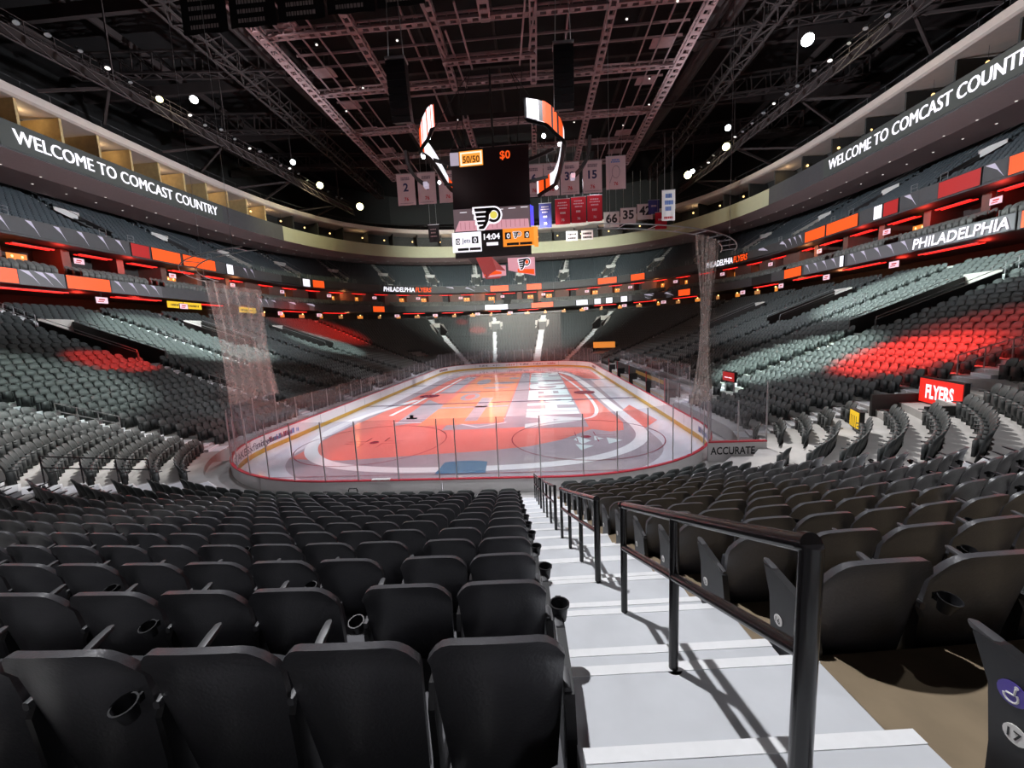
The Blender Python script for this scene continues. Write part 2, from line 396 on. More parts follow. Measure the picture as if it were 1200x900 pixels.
# ------------------------------------------------------------------ vomitories (stair openings in the stand)
for sv, k0, k1, hw in VOMS:
    (px, py), n = plan(sv); tx = np.array([-n[1], n[0]]); o = np.array([px, py])
    ta, tb = trow(k0), trow(k1+1); zf = zrow(k0)-.05
    W = lambda u, t, z: (*(o+tx*u+n*t), z)
    r = empty('vomitory', (*(o+n*ta), zf)); mb = MB(); inv = Matrix.Translation(-Vector(r.location))
    L_ = lambda u, t, z: tuple(np.array(W(u, t, z))-np.array(r.location))
    for sg in (-1, 1):
        u0, u1 = sg*hw, sg*(hw-.14)
        vs = [L_(u0, ta, zf), L_(u0, tb, zf), L_(u0, tb, zrow(k1+1)+.75), L_(u0, ta, zrow(k0)+.95)] + [L_(u1, ta, zf), L_(u1, tb, zf), L_(u1, tb, zrow(k1+1)+.75), L_(u1, ta, zrow(k0)+.95)]
        mb.add(vs, [(0, 1, 2, 3), (7, 6, 5, 4), (0, 3, 7, 4), (3, 2, 6, 7), (2, 1, 5, 6)])
    mb.add([L_(-hw, ta, zf), L_(hw, ta, zf), L_(hw, tb, zf), L_(-hw, tb, zf)], [(0, 1, 2, 3)])
    struct(r); struct(mb.build('side_wall', MT['vom'], r))
    mb = MB(); mb.add([L_(-hw, tb-.02, zf+2.0), L_(hw, tb-.02, zf+2.0), L_(hw, tb-.02, zrow(k1+1)+.9), L_(-hw, tb-.02, zrow(k1+1)+.9), L_(-hw, tb+.3, zrow(k1+1)+.9), L_(hw, tb+.3, zrow(k1+1)+.9)], [(0, 1, 2, 3), (3, 2, 5, 4)])
    struct(mb.build('head_wall', MT['pale'], r))
    mb = MB(); mb.add([L_(-hw, tb-.01, zf), L_(hw, tb-.01, zf), L_(hw, tb-.01, zf+2.0), L_(-hw, tb-.01, zf+2.0)], [(0, 1, 2, 3)])
    struct(mb.build('doorway', MT['black'], r))
    if sv in (2*Q-3.6, 2*Q+3.9, 2*Q-8.6, 2*Q+8.6):
        mb = MB()
        for sg in (-1, 1):
            mb.add([L_(sg*(hw-.15), ta-.02, zf-.1), L_(sg*(hw+.55), ta-.02, zf-.1), L_(sg*(hw+.55), tb-.5, zrow(k1)+1.0), L_(sg*(hw-.15), tb-.5, zrow(k1)+1.0)], [(0, 1, 2, 3)])
        struct(mb.build('stair_flank', MT['pale'], r))
    mb = MB()
    for sg in (-1, 1):
        u = sg*(hw-.07)
        mb.tube([L_(u, ta+.05, zrow(k0)+.95), L_(u, ta+.05, zrow(k0)+1.15), L_(u, tb-.2, zrow(k1+1)+.95)], .025, 6)
    struct(mb.build('rail', MT['steel'], r))

# ------------------------------------------------------------------ stairs
def stair_frame(s):
    (px, py), n = plan(s); return np.array([px, py]), np.array([-n[1], n[0]]), n
def build_stairs():
    for idx, (s, w0, w1) in enumerate(AISLES):
        o, tx, n = stair_frame(s); paint = MB()
        vb = [v for v in VOMS if abs(sdiff(v[0], s)) < 1]
        near = idx == 0
        for k in range(-0, NK):
            if vb and k >= vb[0][1]-0: 
                if k <= vb[0][2]: continue
            if near and k > 15: break
            t0, t1, z, zn = trow(k), trow(k+1), zrow(k), zrow(k+1)
            b = .33
            def q(u, t, zz): return (*(o+tx*u+n*t), zz)
            # tread paint slab
            for ta, tb, z0, z1, ww in ((t0-.004, t1-.002, z-.10, z+.012, w1), (t1-b, t1+.01, z, z+(zn-z)/2, w1-.03)):
                vs = [q(u, t, h) for h in (z0, z1) for u, t in ((w0, ta), (ww, ta), (ww, tb), (w0, tb))]
                paint.add(vs, [(4, 5, 6, 7), (0, 1, 5, 4), (1, 2, 6, 5), (3, 0, 4, 7)], 0)
                # bright nosing
                e = .055
                vs = [q(u, t, h) for h in (z1-.03, z1+.004) for u, t in ((w0, ta-.004), (ww+.002, ta-.004), (ww+.002, ta+e), (w0, ta+e))]
                paint.add(vs, [(4, 5, 6, 7), (0, 1, 5, 4), (1, 2, 6, 5), (3, 0, 4, 7), (2, 3, 7, 6)], 1)
        struct(paint.build('stairs', [MT['white'], MT['nose']]))
build_stairs()
# bare concrete of the row floors beside our stairs; left strip has shade painted in
mb = MB()
o, tx, n = stair_frame(S_A)
for k in range(0, 16):
    for u0, u1 in ((.77, 4.0), (-8.0, -.58)):
        ss = np.linspace(u0, u1, 12)
        for a, b in zip(ss[:-1], ss[1:]):
            mi = 1 if u1 < 0 else 0; st = stretch(S_A+u0, trow(k)+.4)
            sa, sb = S_A+a/st, S_A+b/st
            dt = lshift(-3, k) if u1 < 0 else 0
            p = [pt(sa, trow(k)+dt), pt(sb, trow(k)+dt), pt(sb, trow(k+1)+dt), pt(sa, trow(k+1)+dt)]
            mb.add([(*p[0], zrow(k)+.004), (*p[1], zrow(k)+.004), (*p[2], zrow(k)+.004), (*p[3], zrow(k)+.004)], [(0, 1, 2, 3)], mi)
struct(mb.build('floor_row_concrete', [MT['tan'], MT['shadedfloor']]))

# ------------------------------------------------------------------ seats
def back_grid(nu, nv, full=True):
    """backrest shell; x across, y toward the rink, z up"""
    us = np.linspace(-1, 1, nu+1); fs_ = np.linspace(0, 1, nv+1); V = []; F = []
    def P(u, f, side):
        top = .925-.052*u*u-.085*max(0, (abs(u)-.62)/.38)**2.2
        z = .05+(top-.05)*f
        hw = .258+.034*min(1, (z-.05)/.7)
        x = u*hw; y = -.14*(z-.20)/.73+.06*u*u-.02
        if f > .9: y -= .026*((f-.9)/.1)**2
        if side: y += .034 if f < .9 else .034+.006*(f-.9)/.1
        return (x, y, z)
    for side in (0, 1):
        for f in fs_:
            for u in us: V.append(P(u, f, side))
    A = (nu+1)*(nv+1); idx = lambda s, j, i: s*A+j*(nu+1)+i
    for j in range(nv):
        for i in range(nu):
            F.append((idx(0, j, i), idx(0, j, i+1), idx(0, j+1, i+1), idx(0, j+1, i)))
            F.append((idx(1, j, i+1), idx(1, j, i), idx(1, j+1, i), idx(1, j+1, i+1)))
    for i in range(nu):
        F.append((idx(0, nv, i), idx(0, nv, i+1), idx(1, nv, i+1), idx(1, nv, i)))
        F.append((idx(0, 0, i+1), idx(0, 0, i), idx(1, 0, i), idx(1, 0, i+1)))
    for j in range(nv):
        F.append((idx(0, j+1, 0), idx(1, j+1, 0), idx(1, j, 0), idx(0, j, 0)))
        F.append((idx(0, j, nu), idx(1, j, nu), idx(1, j+1, nu), idx(0, j+1, nu)))
    return V, F
def me_back():
    mb = MB(); mb.add(*back_grid(16, 12)); return mb.mesh('backrest', [MT['seat']], 50)
def me_pan():
    # folded-up seat pan: a rounded slab just in front of the back
    mb = MB(); nu, nv = 6, 6; V = []; F = []
    for s_ in (0, 1):
        for j in range(nv+1):
            for i in range(nu+1):
                u = -1+2*i/nu; f = j/nv; e = max(abs(u), abs(2*f-1))
                x = u*.225*(1-.12*max(0, 2*f-1)**2); z = .22+.40*f-.03*u*u*f; th = .045*(1-max(0, e-.6)**2*3)
                y = .09+.06*f+(th if s_ else -th*.7); V.append((x, y, z))
    A = (nu+1)*(nv+1); ix = lambda s_, j, i: s_*A+j*(nu+1)+i
    for j in range(nv):
        for i in range(nu):
            F.append((ix(0, j, i), ix(0, j, i+1), ix(0, j+1, i+1), ix(0, j+1, i))); F.append((ix(1, j, i+1), ix(1, j, i), ix(1, j+1, i), ix(1, j+1, i+1)))
    for i in range(nu): F.append((ix(0, nv, i), ix(0, nv, i+1), ix(1, nv, i+1), ix(1, nv, i))); F.append((ix(0, 0, i+1), ix(0, 0, i), ix(1, 0, i), ix(1, 0, i+1)))
    for j in range(nv): F.append((ix(0, j+1, 0), ix(1, j+1, 0), ix(1, j, 0), ix(0, j, 0))); F.append((ix(0, j, nu), ix(1, j, nu), ix(1, j+1, nu), ix(0, j+1, nu)))
    mb.add(V, F); return mb.mesh('seat_pan', [MT['seatpan']], 60)
def me_arm():
    # paddle arm: narrow at the hinge, broad and rounded at the tip, rising forward
    mb = MB(); secs = [(-.05, .565, .016, .02), (.06, .575, .02, .024), (.18, .60, .024, .020), (.28, .63, .025, .016), (.34, .645, .020, .012), (.355, .648, .008, .006)]
    vs = []; n = 8
    for y, z, a, b in secs:
        for k in range(n):
            t = 2*math.pi*k/n; c, s_ = math.cos(t), math.sin(t); vs.append((.305+a*np.sign(c)*abs(c)**.6, y, z+b*np.sign(s_)*abs(s_)**.6))
    fs = [(i*n+k, (i+1)*n+k, (i+1)*n+(k+1) % n, i*n+(k+1) % n) for i in range(len(secs)-1) for k in range(n)]
    fs += [tuple(range(n)), tuple(range((len(secs)-1)*n, len(secs)*n))[::-1]]
    mb.add(vs, fs); return mb.mesh('armrest', [MT['arm']], 50)
LEGP = [(-.05, 0), (.26, 0), (.26, .035), (.10, .07), (.06, .24), (.09, .45), (.12, .58), (.0, .59), (-.05, .50), (-.03, .24), (-.05, .05)]
PANELP = [(-.06, 0), (.30, 0), (.30, .04), (.24, .09), (.24, .26), (.26, .48), (.32, .635), (.24, .64), (.06, .60), (-.06, .56), (-.10, .38)]
def me_leg(x=.305, th=.03, P=LEGP, name='leg'):
    mb = MB(); mb.prism(P, ((x, 0, 0), (0, 1, 0), (0, 0, 1), (1, 0, 0)), -th/2, th/2); return mb.mesh(name, [MT['iron']])
def me_cup(c, r=.044, h=.085, tilt=0.0):
    # open cup with a rim ring and a bracket
    mb = MB(); n = 20; c = np.array(c); prof = [(r*.72, -h), (r*.98, -.012), (r*1.12, -.012), (r*1.14, .0), (r*.98, .0), (r*.9, -.02), (r*.66, -h*.93)]
    vs = []
    for rr, z in prof:
        for k in range(n):
            t = 2*math.pi*k/n; v = np.array((rr*math.cos(t), rr*math.sin(t), z))
            v = np.array((v[0], v[1]*math.cos(tilt)-v[2]*math.sin(tilt), v[1]*math.sin(tilt)+v[2]*math.cos(tilt))); vs.append(c+v)
    m = len(prof); fs = [(i*n+k, i*n+(k+1) % n, (i+1)*n+(k+1) % n, (i+1)*n+k) for i in range(m-1) for k in range(n)]
    fs += [tuple(range(n))[::-1], tuple(range((m-1)*n, m*n))]
    mb.add(vs, fs); mb.box(c+np.array((0, r+.012, -.03)), (.03, .035, .035)); return mb.mesh('cup_holder', [MT['iron']], 50)
ME = dict(back=me_back(), pan=me_pan(), arm=me_arm(), leg=me_leg(), legL=me_leg(-.305), cup=me_cup((.305, -.175, .70), tilt=.25),
          armcup=me_cup((.32, .35, .70), .047, .095), endR=me_leg(.312, .045, PANELP, 'end_panel'), endL=me_leg(-.312, .045, PANELP, 'end_panel'))
_a = ME['arm'].copy(); _c = np.zeros(len(_a.vertices)*3); _a.vertices.foreach_get('co', _c); _c = _c.reshape(-1, 3); _c[:, 0] -= .61; _a.vertices.foreach_set('co', _c.ravel()); ME['armL'] = _a
def disc(mb, c, r, N, n=16, mi=0):
    N = np.array(N, float); A = np.cross((0, 0, 1), N); A /= np.linalg.norm(A); B = np.cross(N, A)
    mb.prism([(r*math.cos(2*math.pi*k/n), r*math.sin(2*math.pi*k/n)) for k in range(n)], (c, A, B, N), 0, .004, mi)
seat_frames = []     # (origin, X, Y, k, kind, aisle side, index)
def lay_row(k, tb, z, aisles, spacing, kind, skip=None, gap=0.05):
    # fill the stretches between aisles on the curve at distance tb
    sb_ = -LEN/2+3.9; ss = np.linspace(sb_, sb_+LEN, 640); P = np.array([pt(s, tb) for s in ss]); d = np.linalg.norm(np.diff(P, axis=0), axis=1); C = np.concatenate([[0], np.cumsum(d)])
    at = lambda c: np.interp(c, C, ss)
    marks = sorted([(np.interp((s-sb_) % LEN+sb_, ss, C), w0, w1, s) for s, w0, w1 in aisles])
    for i in range(len(marks)+1):
        a = marks[i-1][0]+marks[i-1][2]+gap if i > 0 else 0
        b = marks[i][0]+marks[i][1]-gap if i < len(marks) else C[-1]
        m = int((b-a)/spacing)
        if m < 1: continue
        left_of = i < len(marks) and marks[i][3] == S_A; right_of = i > 0 and marks[i-1][3] == S_A
        for j in range(m):
            if left_of: c = b-spacing*(j+.5)-(.14 if j >= 2 and k < 12 else 0)
            else: c = a+spacing*(j+.5)+(.12 if k == 13 and kind == 'low' else 0) if right_of else (a+b)/2+spacing*(j+.5-m/2)
            if c < a: continue
            s = at(c); p, n = plan(s)
            if skip and skip(s, k, tb): continue
            q = p+n*(tb+(LSH if left_of and kind == 'low' else 0))
            if q[1] < -14.0 or (left_of and k > 12) or (right_of and k > 13) or (k > 13 and q[1] < -6 and abs(q[0]) < 12): continue
            side = 'left' if left_of else 'right' if right_of else None
            seat_frames.append((np.array([*q, z]), np.array([-n[1], n[0], 0]), np.array([-n[0], -n[1], 0]), k, kind, side, j, m))
TUN = (20.4, 2.0)
def skip_low(s, k, t):
    if in_vom(s, k, t, .25): return True
    p = pt(s, t)
    if 10.6 < p[0] < 14.4 and -.8 < p[1] < 5 and k < 3: return True
    if 13 < p[0] < 17.3 and 16 < p[1] < 50: return True
    if any(math.hypot(p[0]-x, p[1]-y) < r for x, y, r in ((17.0, 13.6, 1.3), (16.5, 61.3, 2.5), (-19, 61.5, 2.1), (16.8, 2.15, 1.0))): return True
    return abs(p[0]-20.2) < 2.4 and abs(p[1]-2.2) < 1.7
for k in range(NK-1):
    if k > 15: ai = [a for a in AISLES[1:]]
    else: ai = AISLES
    # row nearest us starts further right, as the aisle does
    lay_row(k, trow(k)+(.80 if k != 13 else .92), zrow(k), ai, .61, 'low', skip_low, 0.03)
def arcs(t, step, s0, s1):
    # places evenly spaced along the curve at distance t
    q = np.linspace(s0, s1, 900); P = np.array([pt(s, t) for s in q]); C = np.concatenate([[0], np.cumsum(np.linalg.norm(np.diff(P, axis=0), axis=1))])
    n = int(C[-1]/step); return [float(np.interp(C[-1]*i/n, C, q)) for i in range(n+1)]
UP_A = [(s, -.6, .6) for s in arcs(34, 11.6, 8.0, LEN-8.0)]
UPV = [(s, 2, 6, 1.3) for s, _, _ in UP_A]
def skip_up(s, k, t):
    for sv, k0, k1, hw in UPV:
        if k0 <= k <= k1 and abs(sdiff(s, sv))*stretch(sv, t) < hw+.2: return True
    return False
for k in range(0, 23):
    lay_row(k, 31+.84*k+.7, 19.0+.47*k, UP_A, .60, 'up', skip_up)
for k in range(3):     # club seats behind the lower ribbon
    lay_row(k, 28.7+.85*k, 14.0+.22*k, [(s, -.8, .8) for s in np.arange(-LEN/2+2, LEN/2, 9.0)], .58, 'club')
# keep what the hall shows from around here
O = np.array([f[0] for f in seat_frames]); U, V_, Zd = project(O+np.array([0, 0, .5]))
keep = (Zd > .4) & (U > -140) & (U < 1340) & (V_ > -60) & (V_ < 1090) | np.array([f[3] == 13 and f[4] == 'low' and f[5] == 'right' and f[6] < 2 for f in seat_frames])
rank = sorted([i for i in range(len(seat_frames)) if keep[i] and seat_frames[i][4] == 'low' and seat_frames[i][5] and (-40 < U[i] < 1240 and V_[i] < 1010 or seat_frames[i][3] == 13)], key=lambda i: Zd[i])
# rows 13 down are ours; number them up from the bottom edge of the picture
IND = set(rank[:300])
ROWNUM = ['17', '16', '15', '14', '13', '12', '11', '10', '9', '8', '7', '6', '5', '4', '3', '2', '1']
def badge_mesh(num, sx):
    mb = MB(); disc(mb, (sx*.336, .17, .36), .034, (sx, 0, 0), mi=0)
    fr = ((sx*.342, .17, .343), (0, sx, 0), (0, 0, 1), (sx, 0, 0)); add_text(mb, num, fr, height=.034, mi=1, center=True)
    return mb.mesh('number_badge', [MT['offwhite'], MT['black']])
def ada_mesh(sx):
    mb = MB(); disc(mb, (sx*.336, .19, .50), .042, (sx, 0, 0), mi=0)
    pts = [(sx*.342, .19+.02*math.cos(a), .49+.02*math.sin(a)) for a in np.linspace(2.4, 6.3, 9)]
    mb.tube(pts, .0035, 5, 1); mb.tube([(sx*.342, .18, .525), (sx*.342, .182, .50), (sx*.342, .204, .496)], .0035, 5, 1); disc(mb, (sx*.338, .179, .53), .006, (sx, 0, 0), mi=1)
    return mb.mesh('access_badge', [MT['ada'], MT['offwhite']])
ADA = ada_mesh(-1)
BADGE = {}
for i in rank[:300]:
    org, X, Y, k, kind, side, j, m = seat_frames[i]
    r = empty('arena_seat'); put(r, org, X, Y); row = 12-k
    if side == 'left': lab = f'black folding seat, {nth(j+1)} left of the white stairs, {nth(row+1)} row up from the bottom'
    else: lab = f'black folding seat, {nth(j+1)} right of the white stairs, {nth(row+1)} row up from the bottom'
    if row < 0: lab = f'black folding seat cut off at the bottom right corner, {nth(j+1)} from the stairs'
    tag(r, lab, 'seat', 'black folding seats in the rows beside the white stairs')
    link('backrest', ME['back'], r); link('seat_pan', ME['pan'], r)
    end = (side == 'left' and j == 0); start = (side == 'right' and j == 0)
    if end:
        e = link('end_panel', ME['endR'], r); link('armrest', ME['arm'], r); link('cup_holder', ME['armcup'], r)
        b = BADGE.setdefault((row, 1), badge_mesh(ROWNUM[row+1], 1)); link('number_badge', b, e)
        link('leg', ME['legL'], r)
    else:
        link('leg', ME['legL'] if side == 'left' else ME['leg'], r)
        link('armrest', ME['armL'] if side == 'left' else ME['arm'], r)
    if start:
        e = link('end_panel', ME['endL'], r); link('armrest', ME['armL'], r)
        b = BADGE.setdefault((row, -1), badge_mesh(ROWNUM[row+1], -1)); link('number_badge', b, e)
        if row == -1: link('access_badge', ADA, e)
    if (side == 'left' and not end and (j % 3 == 2 if row % 2 == 0 else j % 2 == 1)): 
        c = link('cup_holder', ME['cup'], r); c.location = (-.61, 0, 0)
    if side == 'right' and j % 2 == 0: link('cup_holder', ME['cup'], r)

def far_seats():
    rest = [i for i in range(len(seat_frames)) if keep[i] and i not in IND]
    mid = MB(); mid.add(*back_grid(6, 3)); mid.box((0, .12, .42), (.44, .07, .40)); mid.box((.305, .12, .60), (.045, .28, .035)); mid.box((.305, .04, .30), (.04, .16, .58))
    low = MB(); low.add(*back_grid(4, 1)); low.box((0, .12, .42), (.44, .06, .40)); low.box((.305, .1, .32), (.05, .3, .64))
    VS = []; FS = []; LS = []; MI = []; n0 = 0
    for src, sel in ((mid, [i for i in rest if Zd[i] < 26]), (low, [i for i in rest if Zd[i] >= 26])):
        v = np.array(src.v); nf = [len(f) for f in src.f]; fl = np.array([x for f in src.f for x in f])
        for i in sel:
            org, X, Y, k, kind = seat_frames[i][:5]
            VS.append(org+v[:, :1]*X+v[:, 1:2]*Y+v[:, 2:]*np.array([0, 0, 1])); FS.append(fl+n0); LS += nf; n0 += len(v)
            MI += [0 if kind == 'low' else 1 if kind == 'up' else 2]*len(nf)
    V = np.concatenate(VS); F = np.concatenate(FS); me = bpy.data.meshes.new('folding_seats')
    me.vertices.add(len(V)); me.vertices.foreach_set('co', V.ravel()); me.loops.add(len(F)); me.loops.foreach_set('vertex_index', F)
    st = np.concatenate([[0], np.cumsum(LS)[:-1]]); me.polygons.add(len(LS)); me.polygons.foreach_set('loop_start', st.astype(np.int32))
    for m in ('farseat', 'upseat', 'clubseat'): me.materials.append(MT[m])
    me.polygons.foreach_set('material_index', np.array(MI, np.int32)); me.update(calc_edges=True); me.validate()
    o = link('folding_seats', me); o['kind'] = 'stuff'; o['label'] = 'thousands of folding seats filling the stands round the rink'; o['category'] = 'seats'
    print('seats', len(rest), 'verts', len(V))
far_seats()
# ---PART2

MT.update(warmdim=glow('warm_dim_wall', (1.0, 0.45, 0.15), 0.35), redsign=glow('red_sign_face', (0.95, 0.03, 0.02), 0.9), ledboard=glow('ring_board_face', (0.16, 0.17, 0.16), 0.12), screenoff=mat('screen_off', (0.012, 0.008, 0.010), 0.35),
    orangesoft=glow('screen_orange', (1.0, 0.38, 0.05), 1.0), warmwhite=glow('screen_warm_white', (1.0, 0.9, 0.7), 1.1), brownink=mat('brown_ink', (0.25, 0.08, 0.03), 0.6), scrgrey=glow('screen_grey', (0.26, 0.19, 0.21), 0.45), scrpink=glow('screen_pink', (0.85, 0.42, 0.50), 0.75),
    scrred=glow('screen_red', (0.45, 0.06, 0.06), 0.5), yellowglow=glow('screen_yellow', (0.85, 0.75, 0.12), 0.9), orange2=glow('screen_amber', (1.0, 0.30, 0.03), 1.0), blueglow=glow('screen_blue', (0.05, 0.05, 0.9), 1.0), nameboard=mat('name_board_black', (0.006, 0.005, 0.006), 0.8), ink2=mat('pale_ink', (0.5, 0.43, 0.43), 0.7))
def _ball(r, c=(0, 0, 0), n=10, m=6):
    V = [(c[0], c[1], c[2]+r)]; F = []
    for j in range(1, m):
        for k in range(n): a = math.pi*j/m; b = 2*math.pi*k/n; V.append((c[0]+r*math.sin(a)*math.cos(b), c[1]+r*math.sin(a)*math.sin(b), c[2]+r*math.cos(a)))
    V.append((c[0], c[1], c[2]-r)); L = len(V)-1
    for k in range(n): F.append((0, 1+k, 1+(k+1) % n)); F.append((L, 1+(m-2)*n+(k+1) % n, 1+(m-2)*n+k))
    for j in range(m-2):
        for k in range(n): F.append((1+j*n+k, 1+(j+1)*n+k, 1+(j+1)*n+(k+1) % n, 1+j*n+(k+1) % n))
    return V, F

# ------------------------------------------------------------------ handrails of our stairs
def handrail(ks, label):
    o, tx, n = stair_frame(S_A); kb = ks[0]
    base = np.array([*(o+n*(trow(kb)+.03)), zrow(kb)]); r = empty('stair_handrail', base)
    P = lambda k, h, dt=0.0: np.array([*(o+n*(trow(k)+.03+dt)), zrow(k)+h])-base
    H, Mh, R = .86, .53, .024
    for k in ks:
        mb = MB(); rr = R*1.25 if k == ks[0] else R
        mb.tube([P(k, 0.0), P(k, H)], rr, 14); mb.tube([P(k, 0.0), P(k, .012)], .045, 14); mb.build('post', MT['rail'], r, 40)
    a, b = ks[0], ks[-1]
    mb = MB(); mb.tube([P(k, H) for k in ks], R*1.1, 14)
    end = P(b, H); d = (P(b, H)-P(a, H)); d /= np.linalg.norm(d)
    for q in (P(a, H), P(b, H)): mb.tube([q-d*.001, q+d*.03], R*1.35, 14)
    mb.build('top_rail', MT['rail'], r, 40)
    mb = MB(); mb.tube([P(k, Mh) for k in ks], R, 14); mb.build('middle_rail', MT['rail'], r, 40)
    tag(r, label, 'handrail')
handrail([14, 13, 12], 'black steel handrail on the white stairs, nearest and largest')
handrail([11, 10, 9, 8], 'black steel handrail with four posts, second one down the white stairs')
handrail([7, 6, 5, 4], 'black steel handrail halfway down the white stairs, third from the bottom edge')
handrail([3, 2, 1, 0], 'small black steel handrail at the foot of the white stairs by the ice')

# ------------------------------------------------------------------ rink
HW, RL, RC = 13.0, 61.0, 8.53
def _rink():
    P = []
    def arc(cx, cy, a0, a1):
        for a in np.linspace(a0, a1, 60)[:-1]: P.append((cx+RC*math.cos(a), cy+RC*math.sin(a)))
    P.append((0, 0)); arc(HW-RC, RC, -math.pi/2, 0); arc(HW-RC, RL-RC, 0, math.pi/2); arc(-HW+RC, RL-RC, math.pi/2, math.pi); arc(-HW+RC, RC, math.pi, 1.5*math.pi); P.append((0, 0))
    P = np.array(P); d = np.linalg.norm(np.diff(P, axis=0), axis=1); return P, np.concatenate([[0], np.cumsum(d)])
RP, RS = _rink(); RLEN = RS[-1]
def rat(s): s = s % RLEN; return np.array([np.interp(s, RS, RP[:, 0]), np.interp(s, RS, RP[:, 1])])
def rink(s, t):
    a = rat(s-.05); b = rat(s+.05); d = (b-a)/np.linalg.norm(b-a); return rat(s)+np.array([d[1], -d[0]])*t
ZI = 0.012
mb = MB(); ring_pts = [rat(s) for s in np.linspace(0, RLEN, 241)[:-1]]
mb.prism([tuple(p) for p in ring_pts], ((0, 0, 0), (1, 0, 0), (0, 1, 0), (0, 0, 1)), -.08, ZI)
ice = struct(mb.build('floor_ice', MT['ice']))
_lay = [0]
def paint(name, polys, m, lift=None):
    _lay[0] += 1; z = ZI+.0012*_lay[0]; mb = MB()
    for P in polys:
        bm = bmesh.new(); vs = [bm.verts.new((x, y, z)) for x, y in P]; f = bm.faces.new(vs); bmesh.ops.triangulate(bm, faces=[f])
        bm.normal_update(); bm.verts.index_update()
        fl = [[v.index for v in (fc.verts if fc.normal.z > 0 else reversed(fc.verts))] for fc in bm.faces]
        mb.add([tuple(v.co) for v in bm.verts], fl); bm.free()
    return mb.build(name, MT[m], ice)
def band(P, w, closed=False):
    P = [np.array(p, float) for p in P]; n = len(P); L = []; Rr = []
    for i, p in enumerate(P):
        a = P[(i-1) % n] if closed else P[max(0, i-1)]; b = P[(i+1) % n] if closed else P[min(n-1, i+1)]
        d = b-a; d /= np.linalg.norm(d); nn = np.array([-d[1], d[0]]); L.append(p+nn*w/2); Rr.append(p-nn*w/2)
    return [[L[i], L[(i+1) % n], Rr[(i+1) % n], Rr[i]] for i in range(n if closed else n-1)]
def inner(t, N=200): return [rink(s, -t) for s in np.linspace(0, RLEN, N+1)[:-1]]
# broad fields of the projected light image, painted into the ice colour
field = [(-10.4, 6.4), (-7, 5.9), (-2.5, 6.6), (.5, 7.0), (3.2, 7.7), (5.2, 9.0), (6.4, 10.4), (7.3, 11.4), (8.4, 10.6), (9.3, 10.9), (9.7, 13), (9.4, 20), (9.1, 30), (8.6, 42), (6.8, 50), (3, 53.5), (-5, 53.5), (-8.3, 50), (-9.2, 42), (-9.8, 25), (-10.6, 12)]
paint('projected_grey_field', [[rink(s, -2.2) for s in np.linspace(0, RLEN, 160)[:-1]]], 'icegrey')
paint('projected_red_field', [field], 'icered')
paint('projected_red_side', [[(10.2, 40), (12.3, 38), (12.4, 52), (10, 56), (6, 57), (8.5, 51)], [(10.6, 11), (12.2, 13.5), (11.6, 19.5), (10.4, 17)]], 'icered')
paint('projected_grey_strip', [[(1.2, 12.3), (3.0, 12.6), (2.6, 50), (1.4, 51)], [(-7.2, 14), (-4.8, 15.5), (-5.0, 22), (-7.6, 26)], [(-7.6, 30), (-5.8, 30), (-5.6, 47), (-7.2, 47)], [(-3, 12.2), (1.2, 12.4), (1.2, 14.0), (-3, 13.8)],
    [(6.5, 10), (7.4, 11.2), (8.4, 10.4), (8.6, 7.6), (6.8, 6.6), (4.2, 6.2), (4.8, 8.2)]], 'icegrey')
tri = [[(6.2, 9.6), (6.9, 8.6), (6.3, 7.9), (5.9, 8.9)], [(5.9, 7.9), (6.9, 7.5), (6.1, 6.7)], [(7.9, 9.2), (8.7, 8.5), (7.8, 7.8)], [(7.2, 9.6), (7.7, 9.0), (7.1, 8.6)]]
paint('projected_feather', tri, 'icemint')
# projected outline, its light painted as colour, that runs round inside the boards
path = [(-8.9, 26), (-11.3, 18), (-11.6, 14), (-11.2, 10.4), (-9.6, 7.0), (-7.2, 5.0), (-4, 4.1), (0, 4.0), (4, 4.3), (6.8, 5.2), (8.8, 6.8), (10.0, 8.8), (10.4, 11), (10.3, 15), (10.0, 22), (9.9, 28), (9.4, 38), (8.8, 45), (7.3, 49.5), (5, 51)]
def smooth(P, it=3):
    P = [np.array(p, float) for p in P]
    for _ in range(it):
        Qq = [P[0]]
        for a, b in zip(P[:-1], P[1:]): Qq += [a*.75+b*.25, a*.25+b*.75]
        P = Qq+[P[-1]]
    return P
paint('projected_outline', band(smooth(path), .75), 'icewhite')
paint('projected_inner_line', band(smooth([(6.2, 49), (7.4, 44), (8.6, 30), (8.9, 20), (8.2, 15.2), (6.8, 14.4)]), .28)+band([(-7.6, 15.2), (-3, 14.6), (1.2, 15.6)], .18)+band(smooth([(-8.8, 18), (-8.2, 28), (-7.7, 45)], 2), .35)+band([(-2.4, 14.4), (-.6, 12.9), (1.4, 14.2)], .2), 'icewhite')
# big projected words, their light painted as colour, read from the left side
def ice_word(name, txt, x0, x1, ya, yb, m, bold):
    v, f = text_verts(txt, bold); W = v[:, 0].max(); _lay[0] += 1; z = ZI+.0012*_lay[0]; mb = MB()
    mb.add([(x0+(x1-x0)*p[1], ya+(yb-ya)*p[0]/W, z) for p in v], f); return mb.build(name, MT[m], ice)
paint('projected_word_ground', [[(2.9, 12.0), (7.2, 12.0), (7.2, 49.6), (2.9, 49.6)]], 'icegrey')
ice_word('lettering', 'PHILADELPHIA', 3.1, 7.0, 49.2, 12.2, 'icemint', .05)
paint('projected_orange_field', [[(-5.2, 13.6), (1.1, 14.4), (1.2, 50), (-5.2, 50)]], 'iceorange')  # middle of the projected image, its light painted as flat colour
blob = lambda cx, cy, rx, ry: [(cx+rx*math.cos(a), cy+ry*math.sin(a)) for a in np.linspace(0, 2*math.pi, 25)[:-1]]
